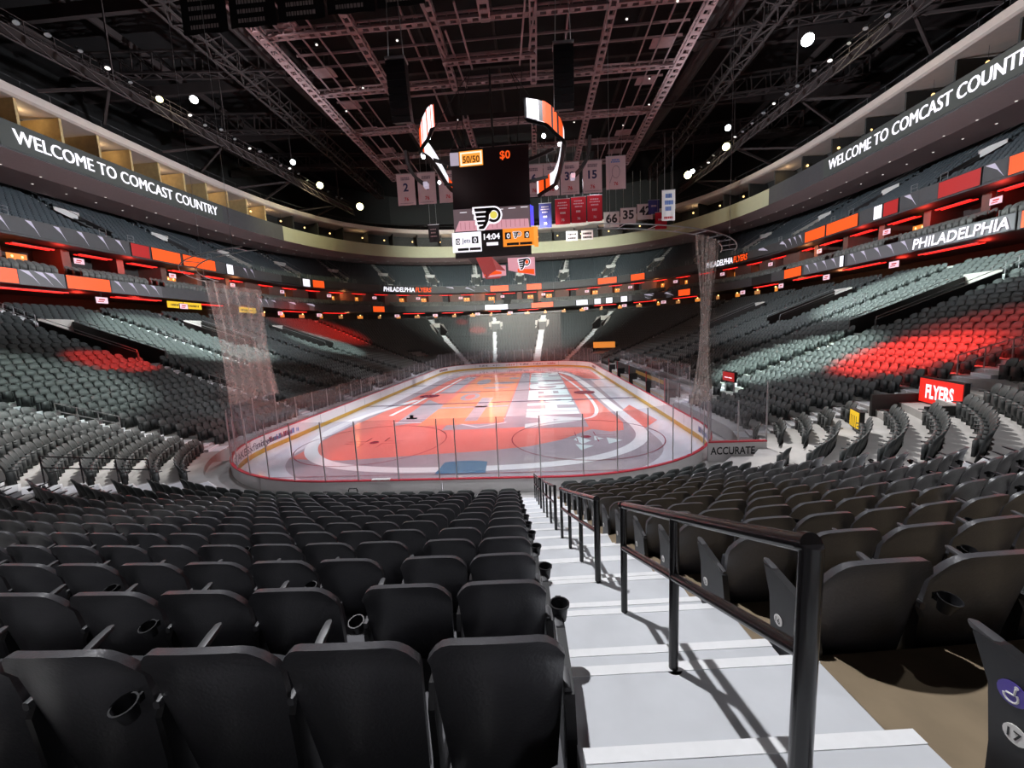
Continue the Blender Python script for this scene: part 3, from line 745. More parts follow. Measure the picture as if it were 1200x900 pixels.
paint('projected_grey_shapes', [blob(-.6, 38, 1.5, 1.1), blob(-1.2, 33.5, 1.7, .8), blob(-3.6, 40, .9, 3.0), blob(-3.4, 27, 1.0, 2.4), [(-1.9, 15), (-.9, 15), (-.8, 26), (-2.0, 26)], [(-5.2, 20.5), (1.1, 20.7), (1.1, 21.3), (-5.2, 21.2)], [(-5.2, 30), (-2.8, 30), (-2.8, 31), (-5.2, 31)], [(-.2, 42), (1.2, 42), (1.2, 44), (-.2, 44)]], 'icegrey')
paint('projected_red_shapes', [blob(-.5, 33.5, .8, .35), blob(-3.4, 27, .5, 1.5), [(-4.6, 45), (.6, 45), (.6, 47.5), (-4.6, 47.5)]], 'icered')
# hockey markings
def circ(cx, cy, r, n=72): return [(cx+r*math.cos(2*math.pi*k/n), cy+r*math.sin(2*math.pi*k/n)) for k in range(n)]
C4 = [(sx*6.7, y) for sx in (-1, 1) for y in (9.45, RL-9.45)]
for x, y in C4:
    paint('faceoff_circle', band(circ(x, y, 4.57), .06, True), 'iceline'); paint('faceoff_dot', [circ(x, y, .30, 24)], 'iceline')
    paint('faceoff_mark', [c for sx in (-1, 1) for sy in (-1, 1) for c in (band([(x+sx*.6, y+sy*.25), (x+sx*1.8, y+sy*.25)], .05)+band([(x+sx*.6, y+sy*.25), (x+sx*.6, y+sy*1.15)], .05))], 'iceline')
paint('goal_line', band([(-11.9, 3.35), (11.9, 3.35)], .05)+band([(-11.9, RL-3.35), (11.9, RL-3.35)], .05), 'iceline')
paint('blue_line', band([(-13, 23.0), (13, 23.0)], .30)+band([(-13, 38.0), (13, 38.0)], .30), 'icebl')
paint('centre_line', band([(-13, 30.5), (13, 30.5)], .20), 'iceline')
paint('team_badge', [circ(-8.2, 28.4, 1.1, 30), circ(8.7, 27.3, 1.1, 30)], 'iceline')
for y0, sg in ((3.35, 1), (RL-3.35, -1)):
    paint('goal_crease', [[(-1.22, y0), (1.22, y0)]+[(1.83*math.sin(a)*.9, y0+sg*(1.15+.75*math.cos(a))) for a in np.linspace(.74, -.74, 12)]], 'iceblue')

# boards, glass, cap rail: one bolted wall
rb = empty('rink_boards', (0, 0, 0))
tag(rb, 'white rink boards with red cap rail, yellow kickplate and tall glass around the ice', 'rink boards')
mb = MB(); strip(mb, rink, 0, RLEN, [(0, .29), (-.02, .29), (-.02, 0), (0.0, 0)], .5); mb.build('kickplate', MT['kick'], rb)
mb = MB(); strip(mb, rink, 0, RLEN, [(-.03, 1.03), (-.03, 1.075), (.10, 1.075), (.10, 1.03)], .5, closed=True); mb.build('cap_rail', MT['cap'], rb)
npan = 40
for i in range(npan):
    a, b = RLEN*i/npan+.02, RLEN*(i+1)/npan-.02
    mb = MB(); strip(mb, rink, a, b, [(-.01, .2), (-.01, 1.03), (.08, 1.03), (.08, 0.0), (-.01, 0.0)], .5); mb.build('board_panel', MT['board'], rb)
mb = MB()
for i in range(npan):
    s = RLEN*i/npan; p = rink(s, -.013); q = rink(s+.03, -.013); mb.add([(*p, .2), (*q, .2), (*q, 1.03), (*p, 1.03)], [(0, 1, 2, 3)])
mb.build('panel_joint', MT['black'], rb)
# advert lettering on the boards (seen from the ice)
def advert(txt, s0, s1, z0, z1, m, bold=.01):
    mb = MB(); v, f = text_verts(txt, bold); W = v[:, 0].max(); out = []
    for p in v:
        q = rink(s0+(s1-s0)*p[0]/W, -.016); out.append((*q, z0+(z1-z0)*p[1]))
    mb.add(out, f); mb.build('advert_lettering', MT[m], rb)
def s_rink(x, y): return RS[np.argmin(((RP-np.array([x, y]))**2).sum(1))]
sl = lambda y: s_rink(-13, y) if RC < y < RL-RC else None
# left boards read from the ice: text runs from far to near is reversed, so s falls with x
base_l = RLEN-(RLEN-s_rink(-13, RL-RC-.01))
def leftadv(txt, y0, y1, m, z0=.42, z1=.85):   # y0 > y1 : from far end to the near end is reading direction reversed
    a = s_rink(-13, y0)
    advert(txt, a+(y0-y1), a, z0, z1, m)
def scribble(s0, s1, z0, z1, m, seed):
    # lettering too small to read: a run of short upright strokes
    g = random.Random(seed); mb = MB(); s = s0; d = 1 if s1 > s0 else -1
    while (s1-s)*d > .12:
        wd = g.uniform(.06, .16); h = g.choice((.6, .75, 1.0)); q = [rink(s, -.016), rink(s+d*wd, -.016)]; zt = z0+(z1-z0)*h
        mb.add([(*q[0], z0), (*q[1], z0), (*q[1], zt), (*q[0], zt)], [(0, 1, 2, 3)]); s += d*(wd+g.choice((.04, .05, .25)))
    mb.build('advert_lettering', MT[m], rb)
leftadv('xfinity', 14.6, 12.5, 'ink'); leftadv('store', 16.9, 15.6, 'ink')
s_c = s_rink(-12.2, 5.2); advert('STAKES', s_c+1.3, s_c-1.3, .42, .85, 'ink')
for i, (y0, y1, m) in enumerate(((18.6, 19.1, 'navy'), (19.6, 21.6, 'ink'), (22.6, 25.8, 'blueink'), (26.6, 29, 'redink'), (31, 34.5, 'ink'), (37, 40, 'ink'), (42, 45, 'ink'), (46.5, 50, 'redink'))):
    a = s_rink(-13, y0); scribble(a, a-(y1-y0), .45, .80, m, i)
advert('VIKING', s_rink(13, 18.4), s_rink(13, 15.0), .42, .85, 'ink')
for i, (y0, y1, m) in enumerate(((11.2, 13.6, 'ink'), (21, 24, 'blueink'), (27, 31, 'ink'), (34, 38, 'ink'), (41, 44, 'redink'))):
    a = s_rink(13, y1); scribble(a, a-(y1-y0), .45, .80, m, 20+i)
for i in range(6):
    c = RLEN/2+7.2-2.6*i; scribble(c, c-1.7, .48, .80, ('ink', 'ink', 'redink')[i % 3], 40+i)
# glass panes and stanchions
def pane_edges():
    E = []; s = 0.61
    near = [s_rink(x, 0) for x in (0,)]
    while s < RLEN:
        x, y = rat(s); E.append(s)
        s += 1.62 if abs(x) < 4.6 else (1.35 if not (RC < y < RL-RC) else 2.1)
    return E
PE = pane_edges()
for i, s in enumerate(PE):
    s2 = PE[(i+1) % len(PE)]
    if s2 < s: s2 += RLEN
    if s2-s > 3: s2 = s+1.6
    x, y = rat((s+s2)/2); top = 3.45 if (y < RC+1 or y > RL-RC-1) else 2.85
    if x > 12.9 and 19 < y < 44: continue
    mb = MB(); strip(mb, rink, s+.02, s2-.02, [(.03, 1.07), (.03, top), (.045, top), (.045, 1.07)], .4, closed=True); mb.build('glass_pane', MT['glass'], rb)
    p = rink(s, .04); mb = MB(); mb.box((*p, (1.05+top)/2), (.035, .035, top-1.05)); mb.build('stanchion', MT['steel'], rb)

# the gate panel by the near right corner
r = empty('tunnel_gate', (12.55, 3.0, 0)); tag(r, 'low white gate board with red rail and two glass panes right of the near corner', 'gate')
mb = MB(); mb.box((0, 0, .72), (2.5, .08, 1.2)); mb.build('board_panel', MT['board'], r)
mb = MB(); mb.box((0, 0, 1.36), (2.5, .14, .06)); mb.build('cap_rail', MT['cap'], r)
mb = MB(); add_text(mb, 'ACCURATE', ((-1.15, -.043, .80), (1, 0, 0), (0, 0, 1), (0, -1, 0)), width=1.9, height=.34, bold=.02); mb.build('lettering', MT['black'], r)
for x0, x1 in ((-1.22, .02), (.06, 1.22)):
    mb = MB(); mb.box(((x0+x1)/2, 0, 2.3), (x1-x0-.04, .012, 1.8)); mb.build('glass_pane', MT['glass'], r)
for x, h in ((-1.24, 3.2), (.04, 3.2), (1.24, 4.0)):
    mb = MB(); mb.box((x, 0, h/2+.1), (.05, .05, h-.2)); mb.build('post', MT['steel'], r)

# benches and penalty boxes beyond the right boards
r = empty('team_bench', (14.4, 27, 0)); tag(r, 'dark players bench box behind the right boards', 'bench')
mb = MB(); mb.box((.9, 4, .95), (.08, 26, 1.9)); mb.build('back_panel', MT['dark'], r)
mb = MB(); mb.box((.3, 4, .55), (.45, 25, .08)); mb.build('seat', MT['gold'], r)
mb = MB(); mb.box((.84, 0, 1.5), (.06, 10, .35)); mb.build('gold_stripe', MT['gold'], r)
for y in (-9, -3.5, 3.5, 10, 16): mb = MB(); mb.box((.15, y, .75), (.9, .06, 1.5)); mb.build('divider', MT['dark'], r); mb = MB(); mb.box((-.3, y, 1.2), (.06, .06, 2.4)); mb.build('red_post', MT['cap'], r)
r = empty('bench_glass', (15.6, 27, 0)); tag(r, 'row of clear glass panes standing behind the players bench', 'glass screen')
for k in range(10):
    y = -9+2.6*k; mb = MB(); mb.box((0, y, 2.35), (.014, 2.5, 2.3)); mb.build('glass_pane', MT['glass'], r)
    mb = MB(); mb.box((0, y-1.3, 1.75), (.05, .05, 3.5)); mb.build('post', MT['steel'], r)

# little black hoops along the front of the lowest row
for j, u in enumerate((375, 393, 441, 478)):
    x = (-5.9, -5.3, -4.1, -3.1)[j]; z0 = .5; mb = MB(); hw = .17
    mb.tube([(-hw, 0, 0), (-hw, 0, .42), (-hw*.8, 0, .5), (hw*.8, 0, .5), (hw, 0, .42), (hw, 0, 0)], .022, 8)
    o = mb.build('guard_hoop', MT['rail'], None, 40); o.location = (x, -1.0, .5 if j < 3 else .62)
    tag(o, f'small black tube hoop by the near boards, {nth(j+1)} from the left', 'hoop')
mb = MB(); strip(mb, pt, -14, 14, [(.3, .0), (.3, .50), (1.7, .50), (1.7, 0)], .6); struct(mb.build('floor_front_walk', MT['terr']))
# camera on the glass, folded white cloth on the cap
r = empty('glass_camera', (-1.02, .04, 3.45)); tag(r, 'small black camera clamped on top of the near glass', 'camera')
mb = MB(); mb.box((0, 0, .10), (.12, .10, .10)); mb.tube([(0, .05, .10), (0, .14, .10)], .03, 10); mb.build('body', MT['black'], r); mb = MB(); mb.box((0, 0, .02), (.40, .05, .05)); mb.build('clamp', MT['black'], r)
mb = MB()
for i in range(6): mb.box((-2.7+.12*i, -.06, 1.10+.004*(i % 2)), (.125, .16, .03+.008*(i % 3)))
o = mb.build('folded_towel', MT['offwhite']); tag(o, 'folded white cloth lying on the red cap of the near boards', 'towel')

# ------------------------------------------------------------------ nets behind the goals
def net_sheet(name, x0, x1, near, label, dense=None):
    pass
def rail_pt(s, dz=0, out=.35): p = rink(s, out); return (*p, 10.0+dz)
def net_frame(s0, s1, zt, lab, y0):
    r = empty('net_frame', (0, y0, 0)); tag(r, lab, 'net frame'); off = np.array(r.location); n = 26
    ss = np.linspace(s0, s1, n)
    A = [np.array((*rink(s, .35), zt))-off for s in ss]; B = [np.array((*rink(s, .95), zt))-off for s in ss]
    mb = MB(); mb.tube(A, .022, 6); mb.build('inner_tube', MT['steel'], r); mb = MB(); mb.tube(B, .02, 6); mb.build('outer_tube', MT['steel'], r)
    mb = MB()
    for i in range(0, n, 3): mb.tube([A[i], B[i]], .014, 5)
    mb.build('strut', MT['steel'], r)
    mb = MB()
    for i in (2, n-3): mb.tube([(A[i]+B[i])/2, (A[i]+B[i])/2+np.array((0, 0, 24))], .008, 4)
    mb.build('hanging_cable', MT['steel'], r)
net_frame(-15.6, -6.2, 10.0, 'steel truss arc holding the pale net at the left near corner', 0)
net_frame(5.6, 15.2, 10.0, 'steel truss arc holding the pale net at the right near corner', 0)
net_frame(RLEN/2-8.6, RLEN/2+8.6, 10.3, 'steel truss ring holding the protective net above the far boards', RL)
for s0, s1, zt, zb, far in ((-15.2, 14.4, 10.0, 3.5, False), (RLEN/2-8.6, RLEN/2+8.6, 10.3, 3.4, True)):
    mb = MB(); n = 90; vs = []
    for i in range(n+1):
        s = s0+(s1-s0)*i/n
        for z in (zb, 5, 7, zt): vs.append((*rink(s, .12+.05*math.sin(i*1.9)), z))
    mb.add(vs, [(i*4+k, (i+1)*4+k, (i+1)*4+k+1, i*4+k+1) for i in range(n) for k in range(3)]); o = mb.build('protective_net', MT['netf' if far else 'net'])
    tag(o, 'thin pale protective net hanging over the '+('far' if far else 'near')+' end of the rink', 'net')
def gathered(s0, s1, waist, label):
    mb = MB(); n = 60; zs = [3.3, 3.6, 4.5, 5.5, 6.6, 7.8, 8.8, 9.6, 10.0]; m = len(zs); vs = []; sm = (s0+s1)/2
    for i in range(n+1):
        f = i/n
        for z in zs:
            g = (z-3.3)/6.7; wd = 1-waist*math.sin(math.pi*min(1, g*1.05))
            s = sm+(f-.5)*(s1-s0)*wd; p = rink(s, .30+.10*math.sin(f*34)*wd+.35*g*(1 if waist < .3 else .4)); vs.append((*p, z))
    fs = [(i*m+k, (i+1)*m+k, (i+1)*m+k+1, i*m+k+1) for i in range(n) for k in range(m-1)]
    mb.add(vs, fs); o = mb.build('gathered_net', MT['netd']); tag(o, label, 'net')
sL = s_rink(-13.0, 7.9); gathered(sL-2.6, sL+2.2, .12, 'gathered curtain of pale netting hanging at the left near corner')
sR = s_rink(10.5, 2.3); gathered(sR-.9, sR+1.2, .62, 'gathered curtain of pale netting pinched at its middle at the right near corner')

# ------------------------------------------------------------------ ribbons, suites and club levels
TA, ZA0, ZA1 = 30.0, 17.4, 19.1
TB, ZB0, ZB1 = 28.0, 12.7, 14.05
mb = MB()
for t, z0, z1 in ((TA, ZA0, ZA1), (TB, ZB0, ZB1)):
    strip(mb, pt, 10, LEN-10, [(t+.5, z0-.05), (t, z0), (t, z1), (t+.5, z1+.05)], 1.2)
struct(mb.build('wall_ribbon_fascia', MT['fascia']))
mb = MB()
strip(mb, pt, 10, LEN-10, [(TB+.5, ZB1-.15), (TB+4.6, ZB1+.55), (TB+4.6, ZB1+.56)], 1.2)          # club floor
strip(mb, pt, 10, LEN-10, [(TA+.5, ZA0+.02), (TA+6.0, ZA0+.02)], 1.2)                                  # underside of the upper deck
strip(mb, pt, 10, LEN-10, [(TB+.5, ZB0-.02), (TB+8, ZB0-.02)], 1.2)
struct(mb.build('floor_club_level', MT['dark']))
mb = MB(); strip(mb, pt, 10, LEN-10, [(35.8, 14.0), (35.8, 17.4)], 1.5); strip(mb, pt, 10, LEN-10, [(35.8, 10.0), (35.8, 12.7)], 1.5); struct(mb.build('wall_suite_back', MT['vom']))

def led(name, s0, s1, lev, m, label, thick=.10, grp='led boards along the ribbons'):
    t, z0, z1 = (TA, ZA0+.15, ZA1-.12) if lev == 'A' else (TB, ZB0+.06, ZB1-.05)
    s0, s1 = min(s0, s1), max(s0, s1); r = empty(name, (*pt((s0+s1)/2, t), z0)); off = Vector(r.location)
    mb = MB(); strip(mb, pt, s0, s1, [(t-.02, z0-.05), (t-thick, z0-.05), (t-thick, z1+.05), (t-.02, z1+.05)], .6, closed=True); o = mb.build('casing', MT['dark'], r); o.location = -off
    mb = MB(); strip(mb, pt, s0+.06, s1-.06, [(t-thick-.012, z0), (t-thick-.012, z1)], .6); o = mb.build('screen', MT[m], r); o.location = -off
    tag(r, label, 'led board', grp); return r, off
def led_text(r, off, parts, s0, s1, lev, thick=.10):
    # parts: [(text, width share, material)], read in falling s (from inside the bowl)
    t, z0, z1 = (TA, ZA0+.15, ZA1-.12) if lev == 'A' else (TB, ZB0+.06, ZB1-.05); h = z1-z0; tot = sum(p[1] for p in parts); s = s0
    for txt, wd, m in parts:
        e = s+(s1-s0)*wd/tot; mb = MB(); v, f = text_verts(txt, .024, .12); W = v[:, 0].max()
        for sh, lf in ((-.05, .12), (.05, .125)):
            out = []
            for p in v:
                q = pt(s+(e-s)*p[0]/W*.97+sh, t-thick-lf); out.append((*q, z0+h*(.12+.76*p[1])))
            mb.add(out, f); o = mb.build('lettering', MT[m], r); o.location = -off; s = e
ORA = [('A', 111.5, 115.6), ('A', 105.7, 111.2), ('A', 94.6, 95.6), ('A', 93.2, 93.95), ('A', 80.5, 83.4), ('A', 75.4, 77.8), ('A', 70.0, 71.2), ('A', 68.4, 69.3), ('A', 52.1, 56.2), ('A', 46.6, 51.9), ('A', 26.0, 31.2),
       ('B', 130.5, 133.5), ('B', 122.9, 126.95), ('B', 90.15, 90.95), ('B', 88.95, 90.05), ('B', 65.5, 66.3), ('B', 64.4, 65.4), ('B', 60.7, 61.9), ('B', 53.4, 57.3), ('B', 23.0, 28.1)]
cnt = {}
for lev, a, b in sorted(ORA, key=lambda q: (q[0], -q[1])):
    cnt[lev] = cnt.get(lev, 0)+1
    led('led_board', a, b, lev, 'orange', f'glowing orange LED board, {nth(cnt[lev])} from the left on the {"upper" if lev == "A" else "lower"} ribbon')
r, off = led('led_board', 87.2, 90.0, 'A', 'dark', 'dark LED board with white and orange words high on the far left stand'); led_text(r, off, [('PHILADELPHIA', 12, 'ledwhite'), ('FLYERS', 6.2, 'orange')], 90.0, 87.2, 'A')
r, off = led('led_board', 62.8, 65.1, 'A', 'dark', 'dark LED board with white and orange words behind the right net'); led_text(r, off, [('PHILADELPHIA', 12, 'ledwhite'), ('FLYERS', 6.2, 'orange')], 65.1, 62.8, 'A')
r, off = led('led_board', 28.4, 36.9, 'B', 'ledgrey', 'large LED board with white city name at the right edge'); led_text(r, off, [('PHILADELPHIA', 12, 'ledwhite')], 36.8, 28.5, 'B')
for a, b, lev, lab in ((44.4, 43.2, 'A', 'bright white LED tile on the upper right ribbon'), (46.4, 45.7, 'B', 'narrow bright white LED tile on the lower right ribbon'), (103.6, 102.2, 'A', 'bright white LED tile on the upper left ribbon'), (94.5, 94.0, 'A', 'small white LED tile between two orange boards on the left'),
                       (84.1, 80.7, 'B', 'white LED board below the scoreboard on the lower far ribbon'), (72.4, 71.6, 'B', 'white LED board right of the scoreboard, lower far ribbon'), (71.3, 70.8, 'B', 'small white LED board, second right of the scoreboard'), (70.6, 70.1, 'B', 'small white LED board, third right of the scoreboard'), (69.7, 69.2, 'B', 'small white LED board, fourth right of the scoreboard')):
    led('led_board', b, a, lev, 'ledwhite', lab)
led('led_board', 73.7, 77.1, 'B', 'orange', 'orange and white LED board under the right half of the scoreboard')
led('led_board', 33.2, 37.0, 'A', 'dimred', 'dim red LED board fading at the upper right edge'); led('led_board', 41.2, 43.1, 'A', 'dimred', 'dim red LED tile beside the white tile on the upper right ribbon'); led('led_board', 115.8, 118.1, 'A', 'dimred', 'dim red LED board left of the orange pair on the upper left ribbon')
# dark ribbon with pale wedge marks
def wedges(name, lev, ss, label, tall=1.0, wd=.55):
    t, z0, z1 = (TA, ZA0+.15, ZA1-.12) if lev == 'A' else (TB, ZB0+.06, ZB1-.05); r = empty(name, (*pt(np.mean(ss), t), z0)); off = Vector(r.location)
    mb = MB(); strip(mb, pt, min(ss)-.85, max(ss)+.85, [(t-.002, z0-.03), (t-.018, z0-.03), (t-.018, z1+.03), (t-.002, z1+.03)], .6, closed=True); o = mb.build('screen', MT['ledgrey'] if lev == 'B' else MT['fascia'], r); o.location = -off
    for s in ss:
        mb = MB(); c = [(s+wd, z1), (s+wd*.1, z1-.03), (s-wd*.9, z0+.05), (s-wd*.2, z0+.55*(z1-z0))]
        mb.add([(*pt(a, t-.04), z) for a, z in c], [(0, 1, 2, 3)]); o = mb.build('wedge_light', MT['lilac'], r); o.location = -off
    tag(r, label, 'led ribbon')
wedges('led_ribbon', 'A', [129.4, 127.2, 125, 123, 121, 119.2], 'dark LED ribbon with pale wedge marks on the upper left level')
wedges('led_ribbon', 'A', [99.4, 97.8], 'dark LED ribbon with two pale wedges right of the white tile, upper left')
wedges('led_ribbon', 'A', [85.8, 85.0, 84.2], 'dark LED ribbon with pale wedges left of the scoreboard')
wedges('led_ribbon', 'A', [57.2, 58.4, 59.6, 60.8, 61.9], 'dark LED ribbon with pale wedges on the upper right level')
wedges('led_ribbon', 'A', [39.9], 'dark LED tile with one large pale wedge right of the dim red tile, upper right', wd=.8)
wedges('led_ribbon', 'A', [32.2], 'dark LED tile with one large pale wedge at the upper right edge', wd=.8)
wedges('led_ribbon', 'B', [129.6, 128.6, 127.8], 'grey LED ribbon with pale tops between orange boards on the left', wd=.7)
wedges('led_ribbon', 'B', [121.9, 120.4, 119.0, 117.8], 'grey LED ribbon with pale tops right of the orange board on the left')
wedges('led_ribbon', 'B', [99.4, 98, 96.6, 95.4, 94.4], 'dark LED ribbon with pale wedges behind the left net')
wedges('led_ribbon', 'B', [37.8, 39.4, 41, 42.8, 44.4], 'grey LED ribbon with pale wedges left of the white city name')
wedges('led_ribbon', 'B', [47.4, 49, 50.6, 52.2], 'grey LED ribbon with pale wedges right of the orange boards, lower right')
wedges('led_ribbon', 'B', [68.4, 67.9, 67.4, 66.9], 'dark LED ribbon with pale wedges on the far right lower level')
# yellow banner sign on the club rail at the left
def wallsign(name, s0, s1, t, z0, z1, m, label, txt=None, tm='black', cat='sign'):
    r = empty(name, (*pt((s0+s1)/2, t), z0)); off = Vector(r.location)
    mb = MB(); strip(mb, pt, s0, s1, [(t, z0), (t-.08, z0), (t-.08, z1), (t, z1)], .6, closed=True); o = mb.build('panel', MT[m], r); o.location = -off
    if txt:
        mb = MB(); curve_text(mb, txt, s1-.1, s0+.1, z0+(z1-z0)*.2, z0+(z1-z0)*.8, lambda s, q: pt(s, t-.08+q), bold=.02, lift=.02); o = mb.build('lettering', MT[tm], r); o.location = -off
    tag(r, label, cat); return r
def dashes(r, s0, s1, t, z0, z1, m, n, seed=1):
    g = random.Random(seed); off = Vector(r.location); mb = MB(); d = (s1-s0)/n
    for i in range(n):
        a = s0+d*i; b = a+d*g.uniform(.5, .8); mb.add([(*pt(a, t), z0), (*pt(b, t), z0), (*pt(b, t), z1), (*pt(a, t), z1)], [(0, 1, 2, 3)])
    o = mb.build('lettering', MT[m], r); o.location = -off
r = wallsign('wall_sign', 111.2, 116.2, 28.3, 11.6, 12.4, 'yellow', 'long yellow sign strip with dark print on the left club level'); dashes(r, 115.8, 111.6, 28.2, 11.85, 12.1, 'black', 22)
r = wallsign('wall_sign', 100.6, 104.2, 28.3, 11.6, 12.4, 'yellow', 'long yellow sign strip with dark print seen through the left net'); dashes(r, 104, 100.8, 28.2, 11.85, 12.1, 'black', 18)

# suites: dividing walls, red ceiling strips, monitors, warm wall lamps
SU = arcs(33, 5.6, 24.0, 134.0); n_a = len(SU)
mb = MB()
for s in SU:
    for t0, t1, z0, z1 in ((32.6, 35.8, 14.5, 17.4),):
        p = [pt(s-.40, t0), pt(s+.40, t0), pt(s+.40, t1), pt(s-.40, t1)]
        mb.add([(*q, z) for z in (z0, z1) for q in p], [(0, 1, 5, 4), (1, 2, 6, 5), (2, 3, 7, 6), (3, 0, 4, 7), (4, 5, 6, 7)])
struct(mb.build('wall_suite_divider', MT['divider']))
def strip_light(s0, s1, t, z, label, m='redstrip', w=.35):
    r = empty('ceiling_strip_light', (*pt((s0+s1)/2, t), z)); off = Vector(r.location)
    for q0 in (0, .55): mb = MB(); strip(mb, pt, s0, s1, [(t+q0, z), (t+q0, z-.09), (t+q0+w*.5, z-.09), (t+q0+w*.5, z)], .5, closed=True); o = mb.build('tube', MT[m], r); o.location = -off
    mb = MB(); strip(mb, pt, s0, s1, [(t-.05, z+.06), (t-.05, z), (t+w+.5, z), (t+w+.5, z+.06)], .5, closed=True); o = mb.build('housing', MT['dark'], r); o.location = -off
    tag(r, label, 'light strip')
def monitor(s, t, z, wd, h, label, m='pinkscr'):
    p, n = plan(s); o3 = np.array([*(p+n*t), z]); X = np.array([n[1], -n[0], 0]); r = empty('wall_monitor'); put(r, o3, X, (n[0], n[1], 0))
    mb = MB(); mb.box((0, 0, h/2), (wd+.08, .08, h+.08)); mb.build('housing', MT['black'], r)
    mb = MB(); mb.box((0, -.045, h/2), (wd, .012, h)); mb.build('screen', MT[m], r)
    mb = MB(); mb.box((0, -.054, h*.62), (wd*.5, .006, h*.22)); mb.box((-.1*wd, -.054, h*.28), (wd*.5, .006, h*.14)); mb.build('picture', MT['dimred'], r)
    mb = MB(); mb.box((0, 0, h+.25), (.05, .05, .5)); mb.build('bracket', MT['black'], r)
    tag(r, label, 'monitor')
order = sorted(range(n_a-1), key=lambda i: -SU[i])
for q, i in enumerate(order):
    s = SU[i]; side = nth(q+1)
    ds = SU[i+1]-s; strip_light(s+ds*.2, s+ds*.8, 32.3, 17.2, f'red glowing ceiling strip in the {side} club suite from the left')
    if q % 2 == 0: monitor(s+ds*.82, 32.4, 16.1, 1.0, .58, f'small glowing monitor in the {side} club suite from the left')
    if q % 3 == 1 or (62 < s < 98 and q % 3):
        p, n = plan(s+ds*.5); r = empty('suite_lamp_panel'); put(r, (*(p+n*34.4), 15.0), (n[1], -n[0], 0), (n[0], n[1], 0))
        mb = MB(); mb.box((0, 0, .8), (1.6, .06, 1.6)); mb.build('panel', MT['warmwall'], r); mb = MB()
        for x in (-.4, .4): mb.tube([(x, -.06, 1.2), (x, -.06, 1.4)], .07, 8)
        mb.build('lamp', MT['warm'], r); tag(r, f'warm orange lit wall panel at the back of the {side} club suite from the left', 'wall lamp')
LOW = arcs(29, 9.5, 22, 136)
for q, s in enumerate(reversed(LOW)):
    if q in (4, 7, 12, 16, 21) or q == 0: continue
    ds = sorted(LOW, reverse=True)[q-1]-s; strip_light(s, s+ds*.55, 28.7, 12.45, f'red light strip under the lower ribbon, {nth(q+1)} from the left', w=.2)
    monitor(s+ds*.75, 28.2, 11.55, 1.15, .62, f'hanging monitor under the lower ribbon, {nth(q+1)} from the left')
for q, s in enumerate(reversed(arcs(29.6, 4.6, 61, 97))):
    p, n = plan(s); r = empty('wall_lamp'); put(r, (*(p+n*29.6), 11.3), (n[1], -n[0], 0), (n[0], n[1], 0))
    mb = MB(); mb.box((0, 0, .35), (.7+.3*(q % 3), .06, .6)); mb.build('panel', MT['warmwall' if q % 2 else 'warmdim'], r); mb = MB(); mb.add(*_ball(.13, (.2-.2*(q % 2), -.1, .75))); mb.build('lamp', MT['warm'], r)
    tag(r, f'small warm wall lamp under the far lower ribbon, {nth(q+1)} from the left', 'wall lamp')
for s in (118, 124, 131, 26, 33, 41): point('concourse_fill', (*pt(s, 30.5), 12.2), 140, (1, .05, .03), .4)
for s in (100, 92, 84, 76, 68, 58, 50): point('concourse_fill', (*pt(s, 30.8), 12.3), 130, (1, .35, .15), .4)
for s in (130, 124, 117, 26, 33, 40, 48): point('suite_lamp', (*pt(s, 31.4), 16.7), 160, (1, .06, .04), .4)
for s in (108, 100, 92, 84, 76, 68, 58): point('suite_lamp', (*pt(s, 31.4), 16.6), 140, (1, .35, .12), .4)

